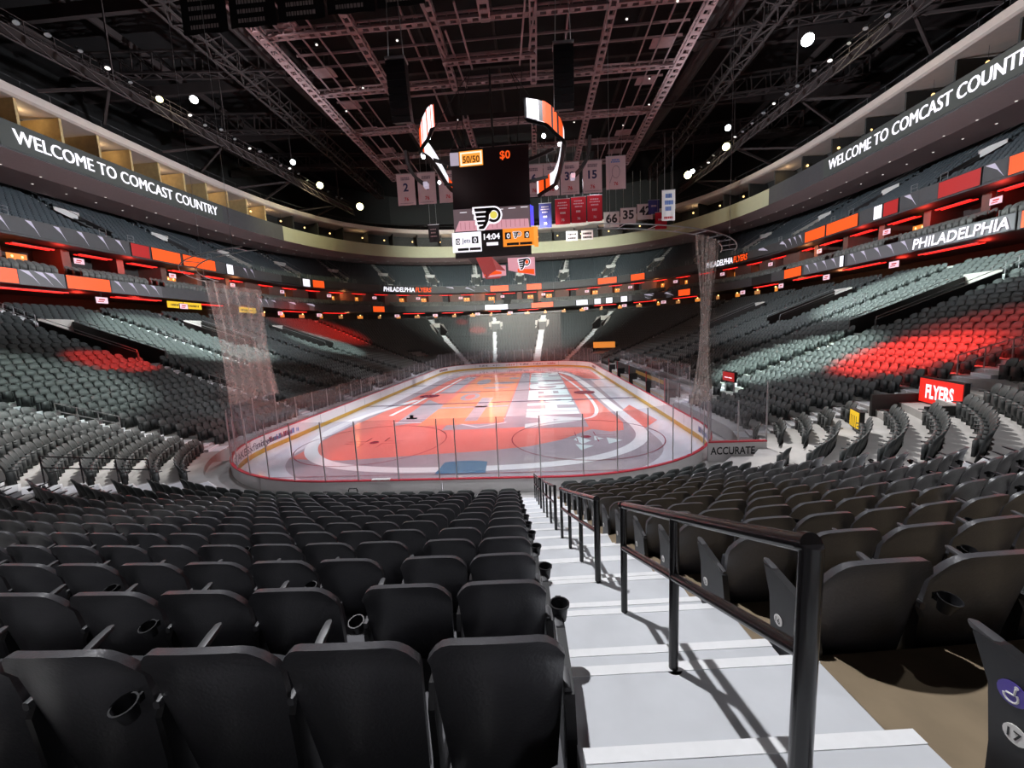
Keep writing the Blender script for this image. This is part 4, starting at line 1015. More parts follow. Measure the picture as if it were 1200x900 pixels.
# upper deck: portals, flights of steps, front rails
for q, (s, _, _) in enumerate(sorted(UP_A, key=lambda a: -(a[0] % LEN))):
    o2, tx, n = stair_frame(s)
    if (o2+n*34)[1] < 0: continue
    mb = MB(); W = lambda u, t, z: (*(o2+tx*u+n*t), z)
    for k in range(0, 23):
        if 2 <= k <= 6: continue
        t0 = 31+.84*k; z = 19.0+.47*k
        for u0, u1 in ((-.55, .55),):
            vs = [W(u0, t0-.01, z+.02), W(u1, t0-.01, z+.02), W(u1, t0+.84, z+.02), W(u0, t0+.84, z+.02), W(u0, t0+.5, z+.25), W(u1, t0+.5, z+.25), W(u1, t0+.84, z+.25), W(u0, t0+.84, z+.25), W(u0, t0+.5, z+.02), W(u1, t0+.5, z+.02)]
            mb.add(vs, [(0, 1, 2, 3), (4, 5, 6, 7), (8, 9, 5, 4)])
            if k: mb.add([W(u0, t0-.012, z-.22), W(u1, t0-.012, z-.22), W(u1, t0-.012, z+.02), W(u0, t0-.012, z+.02)], [(0, 1, 2, 3)])
    struct(mb.build('stairs_upper', MT['offwhite']))
    mb = MB()
    ta, tb = 31+.84*2, 31+.84*7; za, zb = 19+.47*2, 19+.47*7
    for sg in (-1, 1):
        a, b = sg*1.3, sg*1.12
        vs = [W(u, t, z) for u in (a, b) for t, z in ((ta, za), (tb, za), (tb, zb+.35), (ta, za+.45))]
        mb.add(vs, [(0, 1, 2, 3), (7, 6, 5, 4), (0, 3, 7, 4), (3, 2, 6, 7), (1, 0, 4, 5)], 0)
    mb.add([W(-1.3, tb, zb-.6), W(1.3, tb, zb-.6), W(1.3, tb, zb+.75), W(-1.3, tb, zb+.75)], [(0, 1, 2, 3)], 1)
    mb.add([W(-1.3, tb+.01, za), W(1.3, tb+.01, za), W(1.3, tb+.01, zb), W(-1.3, tb+.01, zb)], [(0, 1, 2, 3)], 2)
    mb.add([W(-1.12, ta, za+.03), W(1.12, ta, za+.03), W(1.12, tb, za+.03), W(-1.12, tb, za+.03)], [(0, 1, 2, 3)], 1)
    far_end = 60 < s % LEN < 98
    if far_end:
        for sg in (-1, 1): mb.add([W(sg*1.1, ta-.05, za-.5), W(sg*1.75, ta-.05, za-.5), W(sg*1.75, ta+1.2, za+1.1), W(sg*1.1, ta+1.2, za+1.1)], [(0, 1, 2, 3)], 1)
    struct(mb.build('portal_upper', [MT['pale' if far_end else 'fascia'], MT['offwhite'], MT['black']]))
    r = empty('portal_railing', W(0, ta-1.2, za-.6)); base = np.array(r.location); L = lambda u, t, z: tuple(np.array(W(u, t, z))-base)
    for u in (-1.9, -1.2, 1.2, 1.9):
        mb = MB(); mb.tube([L(u, 31.15, 19.05), L(u, 31.15, 20.15)], .03, 6); mb.build('post', MT['steel'], r)
    for u0, u1 in ((-1.9, -1.2), (1.2, 1.9)):
        for h in (20.15, 19.8, 19.45): mb = MB(); mb.tube([L(u0, 31.15, h), L(u1, 31.15, h)], .022, 6); mb.build('bar', MT['steel'], r)
    for sg in (-1, 1): mb = MB(); mb.tube([L(sg*1.2, ta, za+1.15), L(sg*1.2, tb, zb+1.1), L(sg*.7, tb+6, zb+1.1+3.3)], .03, 6); mb.build('hand_bar', MT['steel'], r)
    tag(r, f'steel guard rails at the {nth(q+1)} upper deck stair opening around from the left', 'railing')

# lower bowl hand rails beside aisles
for q, (s, k0, k1, u) in enumerate(((-25, 6, 9, .5), (-15.6, 5, 8, .5), (9.4, 9, 12, -.5), (15.6, 10, 15, .5), (25, 25, 29, .5), (-25, 25, 29, .5), (-9.5, 2, 5, -.5), (32.6, 18, 22, .5), (-32.6, 18, 22, .5))):
    o2, tx, n = stair_frame(s); W = lambda k, h: np.array([*(o2+tx*u+n*(trow(k)+.05)), zrow(k)+h]); b0 = W(k0, 0); r = empty('aisle_railing', b0)
    for k in range(k0, k1+1): mb = MB(); mb.tube([W(k, 0)-b0, W(k, .95)-b0], .024, 6); mb.build('post', MT['rail' if q in (6, 2) else 'steel'], r)
    for h in (.95, .55): mb = MB(); mb.tube([W(k0, h)-b0, W(k1, h)-b0], .024, 6); mb.build('bar', MT['rail' if q in (6, 2) else 'steel'], r)
    tag(r, ('steel railing between seat rows, ' + ('left stand low by the net', 'left stand at the white steps', 'right stand below the red seats', 'right stand along the red lit seats', 'right stand above the stair opening', 'left stand above the stair opening', 'near left block of seats', 'right stand far block', 'left stand far block')[q]), 'railing')
# rail guarding the far edge of the red lit block: see label above

# ------------------------------------------------------------------ signs low in the right corner and elsewhere
def standsign(name, a, b, z0, z1, m, label, txt=None, tm='ledwhite', bold=.04):
    a = np.array(a, float); b = np.array(b, float); d = b-a; L = np.linalg.norm(d); X = np.array([*d/L, 0]); N = np.array([-X[1], X[0], 0]) ; r = empty(name); put(r, (*(a+b)/2, z0), X, N)
    h = z1-z0
    mb = MB(); mb.box((0, .09, h/2), (L+.12, .16, h+.12)); mb.build('housing', MT['dark'], r)
    mb = MB(); mb.box((0, 0, h/2), (L, .03, h)); mb.build('screen', MT[m], r)
    if txt:
        mb = MB(); add_text(mb, txt, ((0, -.025, h*.22), (1, 0, 0), (0, 0, 1), (0, -1, 0)), width=L*.66, height=h*.56, bold=bold, center=True); mb.build('lettering', MT[tm], r)
    for x in (-L*.4, L*.4): mb = MB(); mb.box((x, .1, -.35), (.06, .06, .7)); mb.build('post', MT['steel'], r)
    tag(r, label, 'lit sign'); return r
standsign('team_sign', (20.4, 3.45), (19.85, 1.15), 2.85, 3.85, 'redsign', 'glowing red sign with white team word above a tunnel on the right', 'FLYERS')
standsign('section_sign', (16.95, 2.6), (16.6, 1.7), 2.1, 2.75, 'yellow', 'small glowing yellow sign with dark strokes low on the right', '||||', 'black', .0)
standsign('exit_sign', (17.0, 14.3), (17.1, 12.9), 2.6, 3.2, 'dimred', 'small red and white lit sign right of the right net', '--', 'ledwhite', .02)
standsign('exit_sign', (14.6, 62.0), (18.4, 60.6), 3.1, 4.2, 'warmwall', 'orange lit sign at the far right corner of the rink')
standsign('exit_sign', (-20.5, 60.5), (-17.5, 62.6), 2.2, 3.0, 'dimred', 'row of red lights at the far left corner of the rink')
# dark tunnel under the team sign
mb = MB(); c = np.array((20.9, 2.1)); mb.box((*c, 2.1), (1.6, 2.6, 1.3)); mb.box((19.6, 3.55, 2.2), (2.2, .12, 1.9)); mb.box((19.3, .75, 2.2), (2.2, .12, 1.9)); struct(mb.build('wall_tunnel', MT['vom']))

# ------------------------------------------------------------------ press ring under the roof
s_l0 = RG.s_at(-42.9, 14); s_l1 = RG.s_at(-40.9, 57.4); s_r0 = RG.s_at(41.6, 54.3); s_r1 = RG.s_at(42.9, 14)
sA, sB = s_r1-6, s_l0+6
def rstrip(name, s0, s1, prof, m, closed=False):
    mb = MB(); strip(mb, RG.off, s0, s1, prof, 1.0, closed=closed); return struct(mb.build(name, MT[m]))
rstrip('wall_ring_led', s_r1-6, s_r0, [(0, 25.0), (0, 27.6), (.3, 27.6)], 'fascia')
rstrip('wall_ring_led', s_l1, s_l0+6, [(0, 25.0), (0, 27.6), (.3, 27.6)], 'fascia')
rstrip('wall_ring_cream', s_r0, s_l1, [(-.02, 25.0), (-.02, 27.5), (.3, 27.5)], 'cream')
rstrip('ceiling_ring_soffit', sA, sB, [(0, 25.0), (3.5, 24.6), (9.5, 24.9), (9.5, 25.3)], 'soffit')
rstrip('floor_ring', sA, sB, [(.3, 27.3), (7, 27.3)], 'dark')
rstrip('wall_ring_back', sA, sB, [(6.0, 27.3), (6.0, 31.2)], 'vom')
rstrip('wall_ring_canopy', sA, sB, [(5.9, 30.9), (1.2, 30.6), (.9, 30.75), (.9, 31.5), (1.1, 31.55), (6, 31.6)], 'canopy')
# text on the ring
for s0, s1, lab in ((RG.s_at(-42.9, 21.3), RG.s_at(-42.7, 44.4), 'long dark LED board with white welcome words on the left ring'), (RG.s_at(42.8, 42.8), RG.s_at(42.9, 20.6), 'long dark LED board with white welcome words on the right ring')):
    r = empty('ring_led_board', (*RG.at((s0+s1)/2), 25.2)); off = Vector(r.location); a, b = min(s0, s1)-1, max(s0, s1)+1
    mb = MB(); strip(mb, RG.off, a, b, [(-.01, 25.15), (-.10, 25.15), (-.10, 27.45), (-.01, 27.45)], 1.0, closed=True); o = mb.build('screen', MT['ledboard'], r); o.location = -off
    mb = MB(); curve_text(mb, 'WELCOME TO COMCAST COUNTRY', s0, s1, 25.75, 27.05, RG.off, bold=.0, lift=.16, fat=.048); o = mb.build('lettering', MT['ledwhite'], r); o.location = -off
    tag(r, lab, 'led board')
# little downlights in the soffit
nd = 0
for t in (3.2, 6.4):
    for s in np.arange(sA+8, sB-8, 3.1):
        x, y = RG.off(s+(1.4 if t > 4 else 0), t); zz = 24.6 if t < 4 else 24.72
        mb = MB(); disc(mb, (0, 0, 0), .10, (0.001, 0, -1), 10); o = mb.build('downlight', MT['dot']); o.location = (x, y, zz-.03); nd += 1
        tag(o, 'tiny round downlight in the mauve underside of the ring', 'downlight', 'downlights under the ring')
# press boxes: partitions, lamps, counters
mb = MB()
for s in np.arange(s_l1+2, s_l0+4, 3.6):
    x0 = [RG.off(s-.12, 1.4), RG.off(s+.12, 1.4), RG.off(s+.12, 6), RG.off(s-.12, 6)]; mb.add([(*p, z) for z in (27.3, 30.6) for p in x0], [(0, 1, 5, 4), (1, 2, 6, 5), (3, 0, 4, 7)])
struct(mb.build('wall_press_divider', MT['ochre']))
mb = MB(); strip(mb, RG.off, s_l1+1, s_l0+4, [(5.9, 27.3), (5.9, 30.6)], 1.0); struct(mb.build('wall_press_back', MT['ochre']))
mb = MB()
for s in np.arange(s_r1, s_l1, 5.2):
    x0 = [RG.off(s-.10, 2.0), RG.off(s+.10, 2.0), RG.off(s+.10, 6), RG.off(s-.10, 6)]; mb.add([(*p, z) for z in (27.3, 30.6) for p in x0], [(0, 1, 5, 4), (1, 2, 6, 5), (3, 0, 4, 7)])
struct(mb.build('wall_press_divider', MT['vom']))
for q, s in enumerate(np.arange(s_l1+3.8, s_l0, 7.2)):
    x, y = RG.off(s, 3.6); point('press_lamp', (x, y, 30.1), 45, (1.0, .75, .38), .2)
q = 0
for s in np.arange(s_r1+3, s_l1+6, 5.6):
    x, y = RG.off(s+(rng.random()-.5)*2, 2.2+rng.random()); q += 1; r = empty('hanging_lamp', (x, y, 29.2)); mb = MB(); mb.add(*_ball(.16)) ; mb.build('globe', MT['warm'], r, 60)
    mb = MB(); mb.tube([(0, 0, .14), (0, 0, 1.45)], .015, 5); mb.build('cord', MT['black'], r); tag(r, f'small warm hanging lamp in the ring, {nth(q)} counting from the right edge', 'lamp')
for s in np.linspace(s_r0, s_l1, 7):
    x, y = RG.off(s, 3.0); point('ring_lamp', (x, y, 29.8), 40, (1.0, .70, .35), .2)
# railing on top of the ring
mb = MB()
strip(mb, RG.off, sA, sB, [(1.4, 32.4), (1.4, 32.46), (1.44, 32.46)], 1.2)
for s in np.arange(sA, sB, 2.4): mb.tube([(*RG.off(s, 1.4), 31.5), (*RG.off(s, 1.4), 32.45)], .03, 5)
struct(mb.build('trim_ring_railing', MT['fascia']))
# warm white floods washing the far cream fascia
for x, y in ((-20, 60), (0, 62), (20, 60)): spot('fascia_lamp', (x, y, 33.5), (x*1.5, 84, 27.0), 900*GAIN, (1.0, .97, .62), 80, .8)
spot('fascia_lamp', (-31, 55, 33.5), (-41, 60, 29), 3600*GAIN, (1.0, .97, .55), 100, .8)
spot('fascia_lamp', (30, 55, 33.5), (41, 60, 29), 2000*GAIN, (1.0, .95, .70), 100, .8)
spot('canopy_lamp', (-34, 32, 34), (-42, 34, 31), 500*GAIN, (1.0, .95, .6), 100, .8)
spot('canopy_lamp', (34, 32, 34), (42, 30, 31), 500*GAIN, (1.0, .95, .6), 100, .8)

# ------------------------------------------------------------------ roof steel
def truss(a, b, w=1.0, h=1.2, bay=1.3, ch=.11, name='roof_truss', m='truss'):
    a = np.array(a, float); b = np.array(b, float); d = b-a; L = np.linalg.norm(d); d /= L
    up = np.array((0, 0, 1.0)); x = np.cross(d, up); x /= np.linalg.norm(x); up = np.cross(x, d)
    mb = MB(); n = max(2, int(L/bay)); P = lambda i, sx, sz: a+d*(L*i/n)+x*(sx*w/2)+up*(sz*h)
    for sx in (-1, 1):
        for sz in (0, 1): mb.bar(P(0, sx, sz), P(n, sx, sz), ch, ch)
    for i in range(n+1):
        mb.bar(P(i, -1, 0), P(i, 1, 0), ch*.8, ch*.8)
        for sx in (-1, 1): mb.bar(P(i, sx, 0), P(i, sx, 1), ch*.6, ch*.6)
        if i < n:
            s = 1 if i % 2 else -1; mb.bar(P(i, s, 0), P(i+1, -s, 0), ch*.6, ch*.6)
            for sx in (-1, 1): mb.bar(P(i, sx, 0), P(i+1, sx, 1), ch*.6, ch*.6)
    o = mb.build(name, MT[m]); struct(o); return o
def beam(a, b, w=.55, h=.5, bay=1.0, ch=.15):
    # punched twin-flange girder of the rigging grid
    a = np.array(a, float); b = np.array(b, float); d = b-a; L = np.linalg.norm(d); d /= L; x = np.cross(d, (0, 0, 1)); mb = MB(); n = int(L/bay)
    for sx in (-1, 1):
        for sz in (0, 1): mb.bar(a+x*sx*w/2+np.array((0, 0, sz*h)), b+x*sx*w/2+np.array((0, 0, sz*h)), ch, ch)
    for i in range(n+1):
        p = a+d*(L*i/n); mb.bar(p-x*w/2, p+x*w/2, bay*.45, ch*.7)
        for sx in (-1, 1): mb.bar(p+x*sx*w/2, p+x*sx*w/2+np.array((0, 0, h)), ch*.7, ch*.7)
    struct(mb.build('roof_girder', MT['truss']))
for x in (-20, -11.5, 11.5, 20): beam((x, 9, 34), (x, 58, 34), .75 if abs(x) > 15 else .6)
for x in (-4.2, 4.6): beam((x, 14, 34), (x, 33.5, 34)); beam((x, 40, 34), (x, 52, 34))
beam((.4, 15, 34), (.4, 24, 34), .8, .4)
for y in (14, 24.2, 33.2, 42.2, 50, 57.5): beam((-20, y, 34.3), (20, y, 34.3), .5, .5)
beam((-4.2, 28.2, 33.4), (4.6, 28.2, 33.4), .5, .4)
mb = MB()
for x in (-18.4, -16.9, -15.3, 15.6, 17.2, 18.6): mb.bar((x, 12, 34.7), (x, 58, 34.7), .12, .16)
for x in (-7.5, 8): mb.bar((x, 14, 36.4), (x, 55, 36.4), .16, .25)
for y in np.arange(12, 60, 6.1):
    for sg in (-1, 1): mb.box((sg*17.6, y, 34.9), (2.2, 1.6, .1))
for y in (19, 27, 29.5, 31.5, 38, 46.5): mb.bar((-20, y, 36.2), (20, y, 36.2), .12, .2)
for x, y in ((-4.9, 20), (-2.0, 22), (4.0, 22), (5.2, 20), (-3.4, 25)): mb.bar((x, y, 34.2), (x*.8, y+7, 33.2), .16, .16)
struct(mb.build('roof_purlin', MT['truss']))
# heavy roof members and ducts high above
for sg in (-1, 1):
    for y0, y1 in ((6, 40), (28, 66)):
        mb = MB(); mb.tube([(sg*27, y0, 40.5), (sg*24.5, y1, 40.5)], .9, 12); struct(mb.build('roof_duct', MT['duct']))
    for y in (8, 22, 36, 50, 64): truss((sg*20, y, 38.5), (sg*52, y, 40.5), 1.2, 2.4, 2.6, .20, 'roof_truss', 'duct')
    truss((sg*30, 2, 38), (sg*30, 78, 38), 1.4, 2.2, 2.4, .2, 'roof_truss', 'duct')
mb = MB()
for y in (2, 16, 30, 44, 58, 72): mb.bar((-60, y, 43), (60, y, 43), .5, 1.4)
for x in np.arange(-54, 55, 9): mb.bar((x, -10, 44), (x, 88, 44), .3, .8)
struct(mb.build('roof_beam', MT['duct']))
# catwalks with the flood lights
def cat_x(y, sg): return sg*np.interp(y, [10, 20, 31, 48, 58, 70], [39.5, 39, 37.6, 35.6, 35.2, 33.6])
for sg in (-1, 1):
    mb = MB(); ys = np.arange(8, 72, 2.0)
    for a, b in zip(ys[:-1], ys[1:]):
        A = np.array((cat_x(a, sg), a, 33.4)); B = np.array((cat_x(b, sg), b, 33.4))
        mb.bar(A, B, 1.3, .12)
        for dx in (-.65, .65):
            for dz in (1.1, .55): mb.bar(A+(dx, 0, dz), B+(dx, 0, dz), .05, .05)
            mb.bar(A+(dx, 0, 0), A+(dx, 0, 1.1), .05, .05)
        mb.bar(A+(-.65*sg, 0, -.1), B+(-.65*sg, 0, -1.0), .10, .10); mb.bar(A+(.65*sg, 0, -.1), A+(-.65*sg, 0, -1.0), .08, .08)
        mb.bar(A+(-.65*sg, 0, -1.0), B+(-.65*sg, 0, -1.0), .12, .12)
    for y in (14, 27, 40, 53, 66):
        mb.bar((cat_x(y, sg), y, 33.4), (cat_x(y, sg), y, 44), .12, .12); mb.bar((cat_x(y, sg)+sg*.6, y, 33.2), (sg*43, y+3, 31.6), .22, .3); mb.bar((cat_x(y, sg)+sg*.6, y, 33.2), (sg*43, y-3, 31.6), .18, .25)
    struct(mb.build('roof_catwalk', MT['duct']))
def lampbody(name, loc, aim, m, size, label, cat='flood light', grp=None):
    r = empty(name); Z = Vector(loc)-Vector(aim); q = Z.to_track_quat('Z', 'Y'); r.matrix_world = Matrix.Translation(loc) @ q.to_matrix().to_4x4()
    mb = MB(); n = 14; prof = [(.55, .9), (.62, .55), (.95, .1), (1.0, 0), (.9, 0)]; vs = [(size*a*math.cos(2*math.pi*k/n), size*a*math.sin(2*math.pi*k/n), size*z) for a, z in prof for k in range(n)]
    mb.add(vs, [(i*n+k, i*n+(k+1) % n, (i+1)*n+(k+1) % n, (i+1)*n+k) for i in range(len(prof)-1) for k in range(n)]+[tuple(range(n))]); mb.build('housing', MT['black'], r, 50)
    mb = MB(); mb.prism([(size*.9*math.cos(2*math.pi*k/n), size*.9*math.sin(2*math.pi*k/n)) for k in range(n)], ((0, 0, 0), (1, 0, 0), (0, 1, 0), (0, 0, 1)), .01, .03); mb.build('lens', MT[m], r)
    mb = MB(); mb.bar((size, 0, size*.4), (size, 0, size*1.7), .05, .08); mb.bar((-size, 0, size*.4), (-size, 0, size*1.7), .05, .08); mb.bar((-size, 0, size*1.7), (size, 0, size*1.7), .05, .08); mb.build('yoke', MT['black'], r)
    tag(r, label, cat, grp)
FL = [(-36.8, 30.7, 'yflood', .34, 'warm white flood light on the left catwalk, nearer of the two above the welcome words'), (-33.3, 31.3, 'flood', .42, 'bright white flood light hanging right of the warm one on the left catwalk'), (-32.3, 48, 'flood', .40, 'bright white flood light midway along the left catwalk'),
      (-33.3, 57.5, 'yflood', .6, 'large yellowish flood light on the left catwalk'), (-31.6, 69.9, 'yflood', .75, 'large yellowish flood light at the far end of the left catwalk'), (31.7, 30.4, 'flood', .6, 'brightest white flood light on the right side of the roof'),
      (32, 47.6, 'flood', .42, 'bright white flood light midway along the right catwalk'), (34.6, 53.8, 'yflood', .6, 'yellowish flood light below the white one on the right catwalk'), (32.8, 64.8, 'yflood', .7, 'yellowish flood light at the far end of the right catwalk'), (33.0, 63.2, 'flood', .4, 'white flood light beside the far yellowish one on the right')]
for x, y, m, sz, lab in FL: lampbody('flood_light', (x, y, 34.0), (3.9+(x-3.9)*.3, 0, 5), m, sz, lab)
for sg in (-1, 1):
    for j, y in enumerate(np.arange(15, 66, 2.1)):
        x = cat_x(y, sg)-sg*(.9+.4*rng.random()); m = 'dot' if j % 4 == 1 else 'steel'
        if any(math.hypot(x-f[0], y-f[1]) < 1.7 for f in FL): continue
        lampbody('stage_light', (x, y, 33.7+.6*rng.random()), (x-sg*(10+8*rng.random()), y-6*rng.random()-2, 0), m, .20+.08*rng.random(), f'dark stage light on the {"left" if sg < 0 else "right"} catwalk, {nth(j+1)} from its near end', 'stage light', 'stage lights on the catwalks')
for j, (x, y, z) in enumerate(((-16.8, 17.5, 33.4), (-15.2, 24.3, 33.5), (-13.8, 31, 33.5), (-17.6, 35, 33.5), (-7.9, 25, 33.7), (4.4, 21, 33.6), (12.8, 24.6, 33.4), (16.6, 23.0, 33.3), (17.2, 33.5, 33.4), (18.6, 38.7, 33.4), (16.5, 43.5, 33.5), (9.8, 41.5, 33.4), (-4.9, 38.5, 33.3))):
    lampbody('truss_light', (x, y, z), (x*.4, y-8, 0), 'dot', .13, f'small pale lamp under the roof truss grid, {nth(j+1)} of the scattered ones', 'stage light')

# speakers
for x, lab in ((-4.5, 'hanging black line array speaker left of the scoreboard'), (6.2, 'hanging black line array speaker right of the scoreboard')):
    r = empty('line_array_speaker', (x, 13, 24.2)); tag(r, lab, 'speaker')
    y0, z0, a = 0.0, 0.0, 0.05
    for k in range(9):
        R = np.array([[1, 0, 0], [0, math.cos(a), -math.sin(a)], [0, math.sin(a), math.cos(a)]]); mb = MB(); mb.box((0, y0, z0-.19), (1.25, .75, .36), 0, R); mb.build('speaker_box', MT['black'], r); z0 -= .375; y0 += .375*math.sin(a); a += .035
    mb = MB(); mb.box((0, 0, .12), (1.3, .8, .12)); 
    for dx in (-.5, .5): mb.tube([(dx, 0, .1), (dx*.3, 0, 9.4)], .03, 6)
    mb.build('rigging', MT['steel'], r)

# ------------------------------------------------------------------ scoreboard
def logo(mb, fr, w, mi_w=0, mi_b=1, mi_o=2, d=.012):
    o, A, B, N = [np.array(q, float) for q in fr]; u = w/13.5
    def poly(P, mi, l):
        bm = bmesh.new(); vs = [bm.verts.new((x*u, y*u, 0)) for x, y in P]; f = bm.faces.new(vs); bmesh.ops.triangulate(bm, faces=[f]); bm.verts.index_update()
        mb.add([o+A*v.co.x+B*v.co.y+N*l for v in bm.verts], [tuple(v.index for v in fc.verts) for fc in bm.faces], mi); bm.free()
    arc = lambda cx, cy, r, a0, a1, n: [(cx+r*math.cos(a), cy+r*math.sin(a)) for a in np.linspace(a0, a1, n)]
    poly([(-.4, 9.4)]+arc(9.4, 5.4, 4.0, math.pi/2, -math.pi/2, 18)+[(7.2, 1.6), (4.9, -1.2), (1.4, -1.2), (1.2, 1.2), (.5, 1.5), (.7, 3.6), (0, 3.8), (.2, 6.1), (-.5, 6.3)], mi_w, d)
    for zt, zb, xl, xr in ((8.75, 7.25, .4, 7.2), (6.7, 5.25, .8, 6.3), (4.7, 3.3, 1.1, 5.4), (2.75, 1.4, 1.5, 4.6)): poly([(xl, zt), (xr+.5, zt), (xr, zb), (xl+.3, zb)], mi_b, 2*d)
    poly([(6.0, 8.75), (9.4, 8.75), (9.0, 7.6), (7.3, 5.6), (7.0, 3.2), (5.6, .6), (4.5, -.6), (2.2, -.6), (2.2, .6), (4.2, 1.0), (5.2, 3.0)], mi_b, 2*d)
    ring = arc(9.4, 5.4, 3.3, 2.4, -2.4, 20); poly(ring+arc(9.4, 5.4, 2.1, -2.4, 2.4, 20), mi_b, 2*d)
    poly(arc(9.4, 5.4, 1.7, 0, 2*math.pi*23/24, 24), mi_o, 2*d)
YB = 26.0
sb = empty('scoreboard', (-.1, 30.5, 14)); off = Vector(sb.location); tag(sb, 'big black hanging scoreboard with lit screens and curved display wings over the ice', 'scoreboard')
def sbp(name, mb, mats):
    o = mb.build(name, mats, sb); o.location = -off; return o
mb = MB(); mb.prism([(-3.9, 14.2), (3.7, 14.2), (3.8, 24.4), (-3.75, 24.4)], ((0, 0, 0), (1, 0, 0), (0, 0, 1), (0, 1, 0)), YB+.05, YB+.5); mb.prism([(-3.4, 15), (3.2, 15), (3.3, 24.2), (-3.3, 24.2)], ((0, 0, 0), (1, 0, 0), (0, 0, 1), (0, 1, 0)), YB+.5, YB+8); sbp('cabinet', mb, MT['black'])
FR = lambda x, z, l=0: ((x, YB-l, z), (1, 0, 0), (0, 0, 1), (0, -1, 0))
def quad(mb, x0, z0, x1, z1, l, mi=0, sk=0.0): mb.add([(x0, YB-l, z0), (x1, YB-l, z0+sk), (x1, YB-l, z1+sk), (x0, YB-l, z1)], [(0, 1, 2, 3)], mi)
mb = MB(); quad(mb, -3.75, 18.95, 3.7, 24.2, .0); sbp('upper_screen', mb, MT['screenoff'])
mb = MB(); quad(mb, -2.95, 22.75, -.65, 24.15, .02, 0, .06); quad(mb, -2.85, 22.85, -.75, 24.05, .03, 1, .06); quad(mb, -2.7, 23.0, -.9, 23.9, .035, 0, .06)
add_text(mb, '50/50', FR(-2.62, 23.1, .04), width=1.65, height=.62, mi=2, bold=.02); sbp('raffle_picture', mb, [MT['orangesoft'], MT['warmwhite'], MT['brownink']])
mb = MB(); add_text(mb, '$0', FR(1.0, 23.25, .03), height=.72, bold=.02); sbp('raffle_amount', mb, MT['orange'])
mb = MB(); quad(mb, -3.85, 22.9, -3.0, 24.1, .02); 
sbp('side_picture', mb, MT['lilac'])
# live picture of the rink
mb = MB(); quad(mb, -3.85, 16.75, 3.7, 18.85, .01, 0); mb.add([(-3.8, YB-.02, 16.75), (3.6, YB-.02, 16.75), (3.5, YB-.02, 17.6), (-3.3, YB-.02, 17.75)], [(0, 1, 2, 3)], 1)
for x in np.arange(-3.2, 3.5, .45): quad(mb, x, 16.9, x+.03, 17.6, .03, 2)
for j in range(6): quad(mb, -3.2+1.2*j, 18.5+.03*j, -2.5+1.2*j, 18.56+.03*j, .03, 3)
quad(mb, -1.9, 17.7, -1.2, 18.75, .012, 0); sbp('live_screen', mb, [MT['scrgrey'], MT['scrpink'], MT['redink'], MT['ledwhite']])
mb = MB(); logo(mb, FR(-1.85, 16.98, .035), 2.85); sbp('team_logo', mb, [MT['ledwhite'], MT['black'], MT['yellowglow']])
mb = MB(); quad(mb, -4.1, 14.75, -1.2, 16.65, .04, 0); quad(mb, -1.05, 15.0, .75, 16.6, .04, 1); quad(mb, .95, 15.05, 4.0, 16.75, .04, 2)
add_text(mb, '14:04', FR(-.95, 15.85, .05), width=1.6, height=.55, mi=0, bold=.03); quad(mb, -.7, 15.25, .45, 15.55, .05, 0)
quad(mb, -3.75, 15.5, -3.35, 16.1, .05, 1); quad(mb, -2.15, 15.55, -1.5, 16.2, .05, 1); add_text(mb, '0', FR(-1.98, 15.62, .06), height=.5, mi=0); add_text(mb, '0', FR(-3.67, 15.57, .06), height=.45, mi=0); add_text(mb, 'Jets', FR(-3.15, 15.65, .05), width=.85, height=.45, mi=3)
quad(mb, -3.6, 14.9, -2.5, 15.15, .05, 1); quad(mb, -2.4, 14.9, -1.3, 15.15, .05, 1)
quad(mb, 1.15, 15.75, 1.75, 16.4, .05, 1); quad(mb, 3.05, 15.75, 3.55, 16.4, .05, 1); add_text(mb, '0', FR(1.33, 15.83, .06), height=.48, mi=0); add_text(mb, '0', FR(3.18, 15.83, .06), height=.48, mi=0); quad(mb, 1.3, 15.15, 2.5, 15.4, .05, 1); quad(mb, 2.6, 15.15, 3.8, 15.4, .05, 1)
logo(mb, FR(1.95, 15.85, .05), .85, 0, 1, 2); sbp('score_strip', mb, [MT['ledwhite'], MT['black'], MT['orange2'], MT['blueink']])
# side return of the screens
mb = MB(); mb.add([(3.72, YB, 16.9), (4.05, YB+.7, 17.1), (4.05, YB+.7, 18.9), (3.72, YB, 18.9)], [(0, 1, 2, 3)], 0); mb.add([(4.0, YB, 14.9), (4.4, YB+.6, 15.0), (4.4, YB+.6, 16.9), (4.0, YB, 16.85)], [(0, 1, 2, 3)], 1); sbp('side_screen', mb, [MT['blueglow'], MT['orange2']])
# lower under-screens
mb = MB()
mb.add([(-1.9, YB+.2, 14.2), (-.3, YB+.1, 14.2), (1.0, YB+2.2, 13.0), (.2, YB+2.6, 12.4), (-1.1, YB+1.2, 12.2)], [(0, 1, 2, 3, 4)], 0)
mb.add([(-1.4, YB+1.0, 12.3), (.95, YB+2.2, 12.6), (.95, YB+2.0, 13.6), (-1.4, YB+.8, 13.6)], [(0, 1, 2, 3)], 1); mb.add([(1.2, YB+2.2, 13.1), (4.0, YB+.6, 12.2), (4.0, YB+.4, 14.0), (1.2, YB+1.8, 14.3)], [(0, 1, 2, 3)], 1)
mb.add([(-1.2, YB+.95, 12.5), (.5, YB+1.9, 12.75), (.5, YB+1.88, 13.1), (-1.2, YB+.93, 12.95)], [(0, 1, 2, 3)], 2); mb.add([(2.2, YB+1.5, 12.75), (3.9, YB+.55, 12.35), (3.9, YB+.5, 12.85), (2.2, YB+1.45, 13.1)], [(0, 1, 2, 3)], 2)
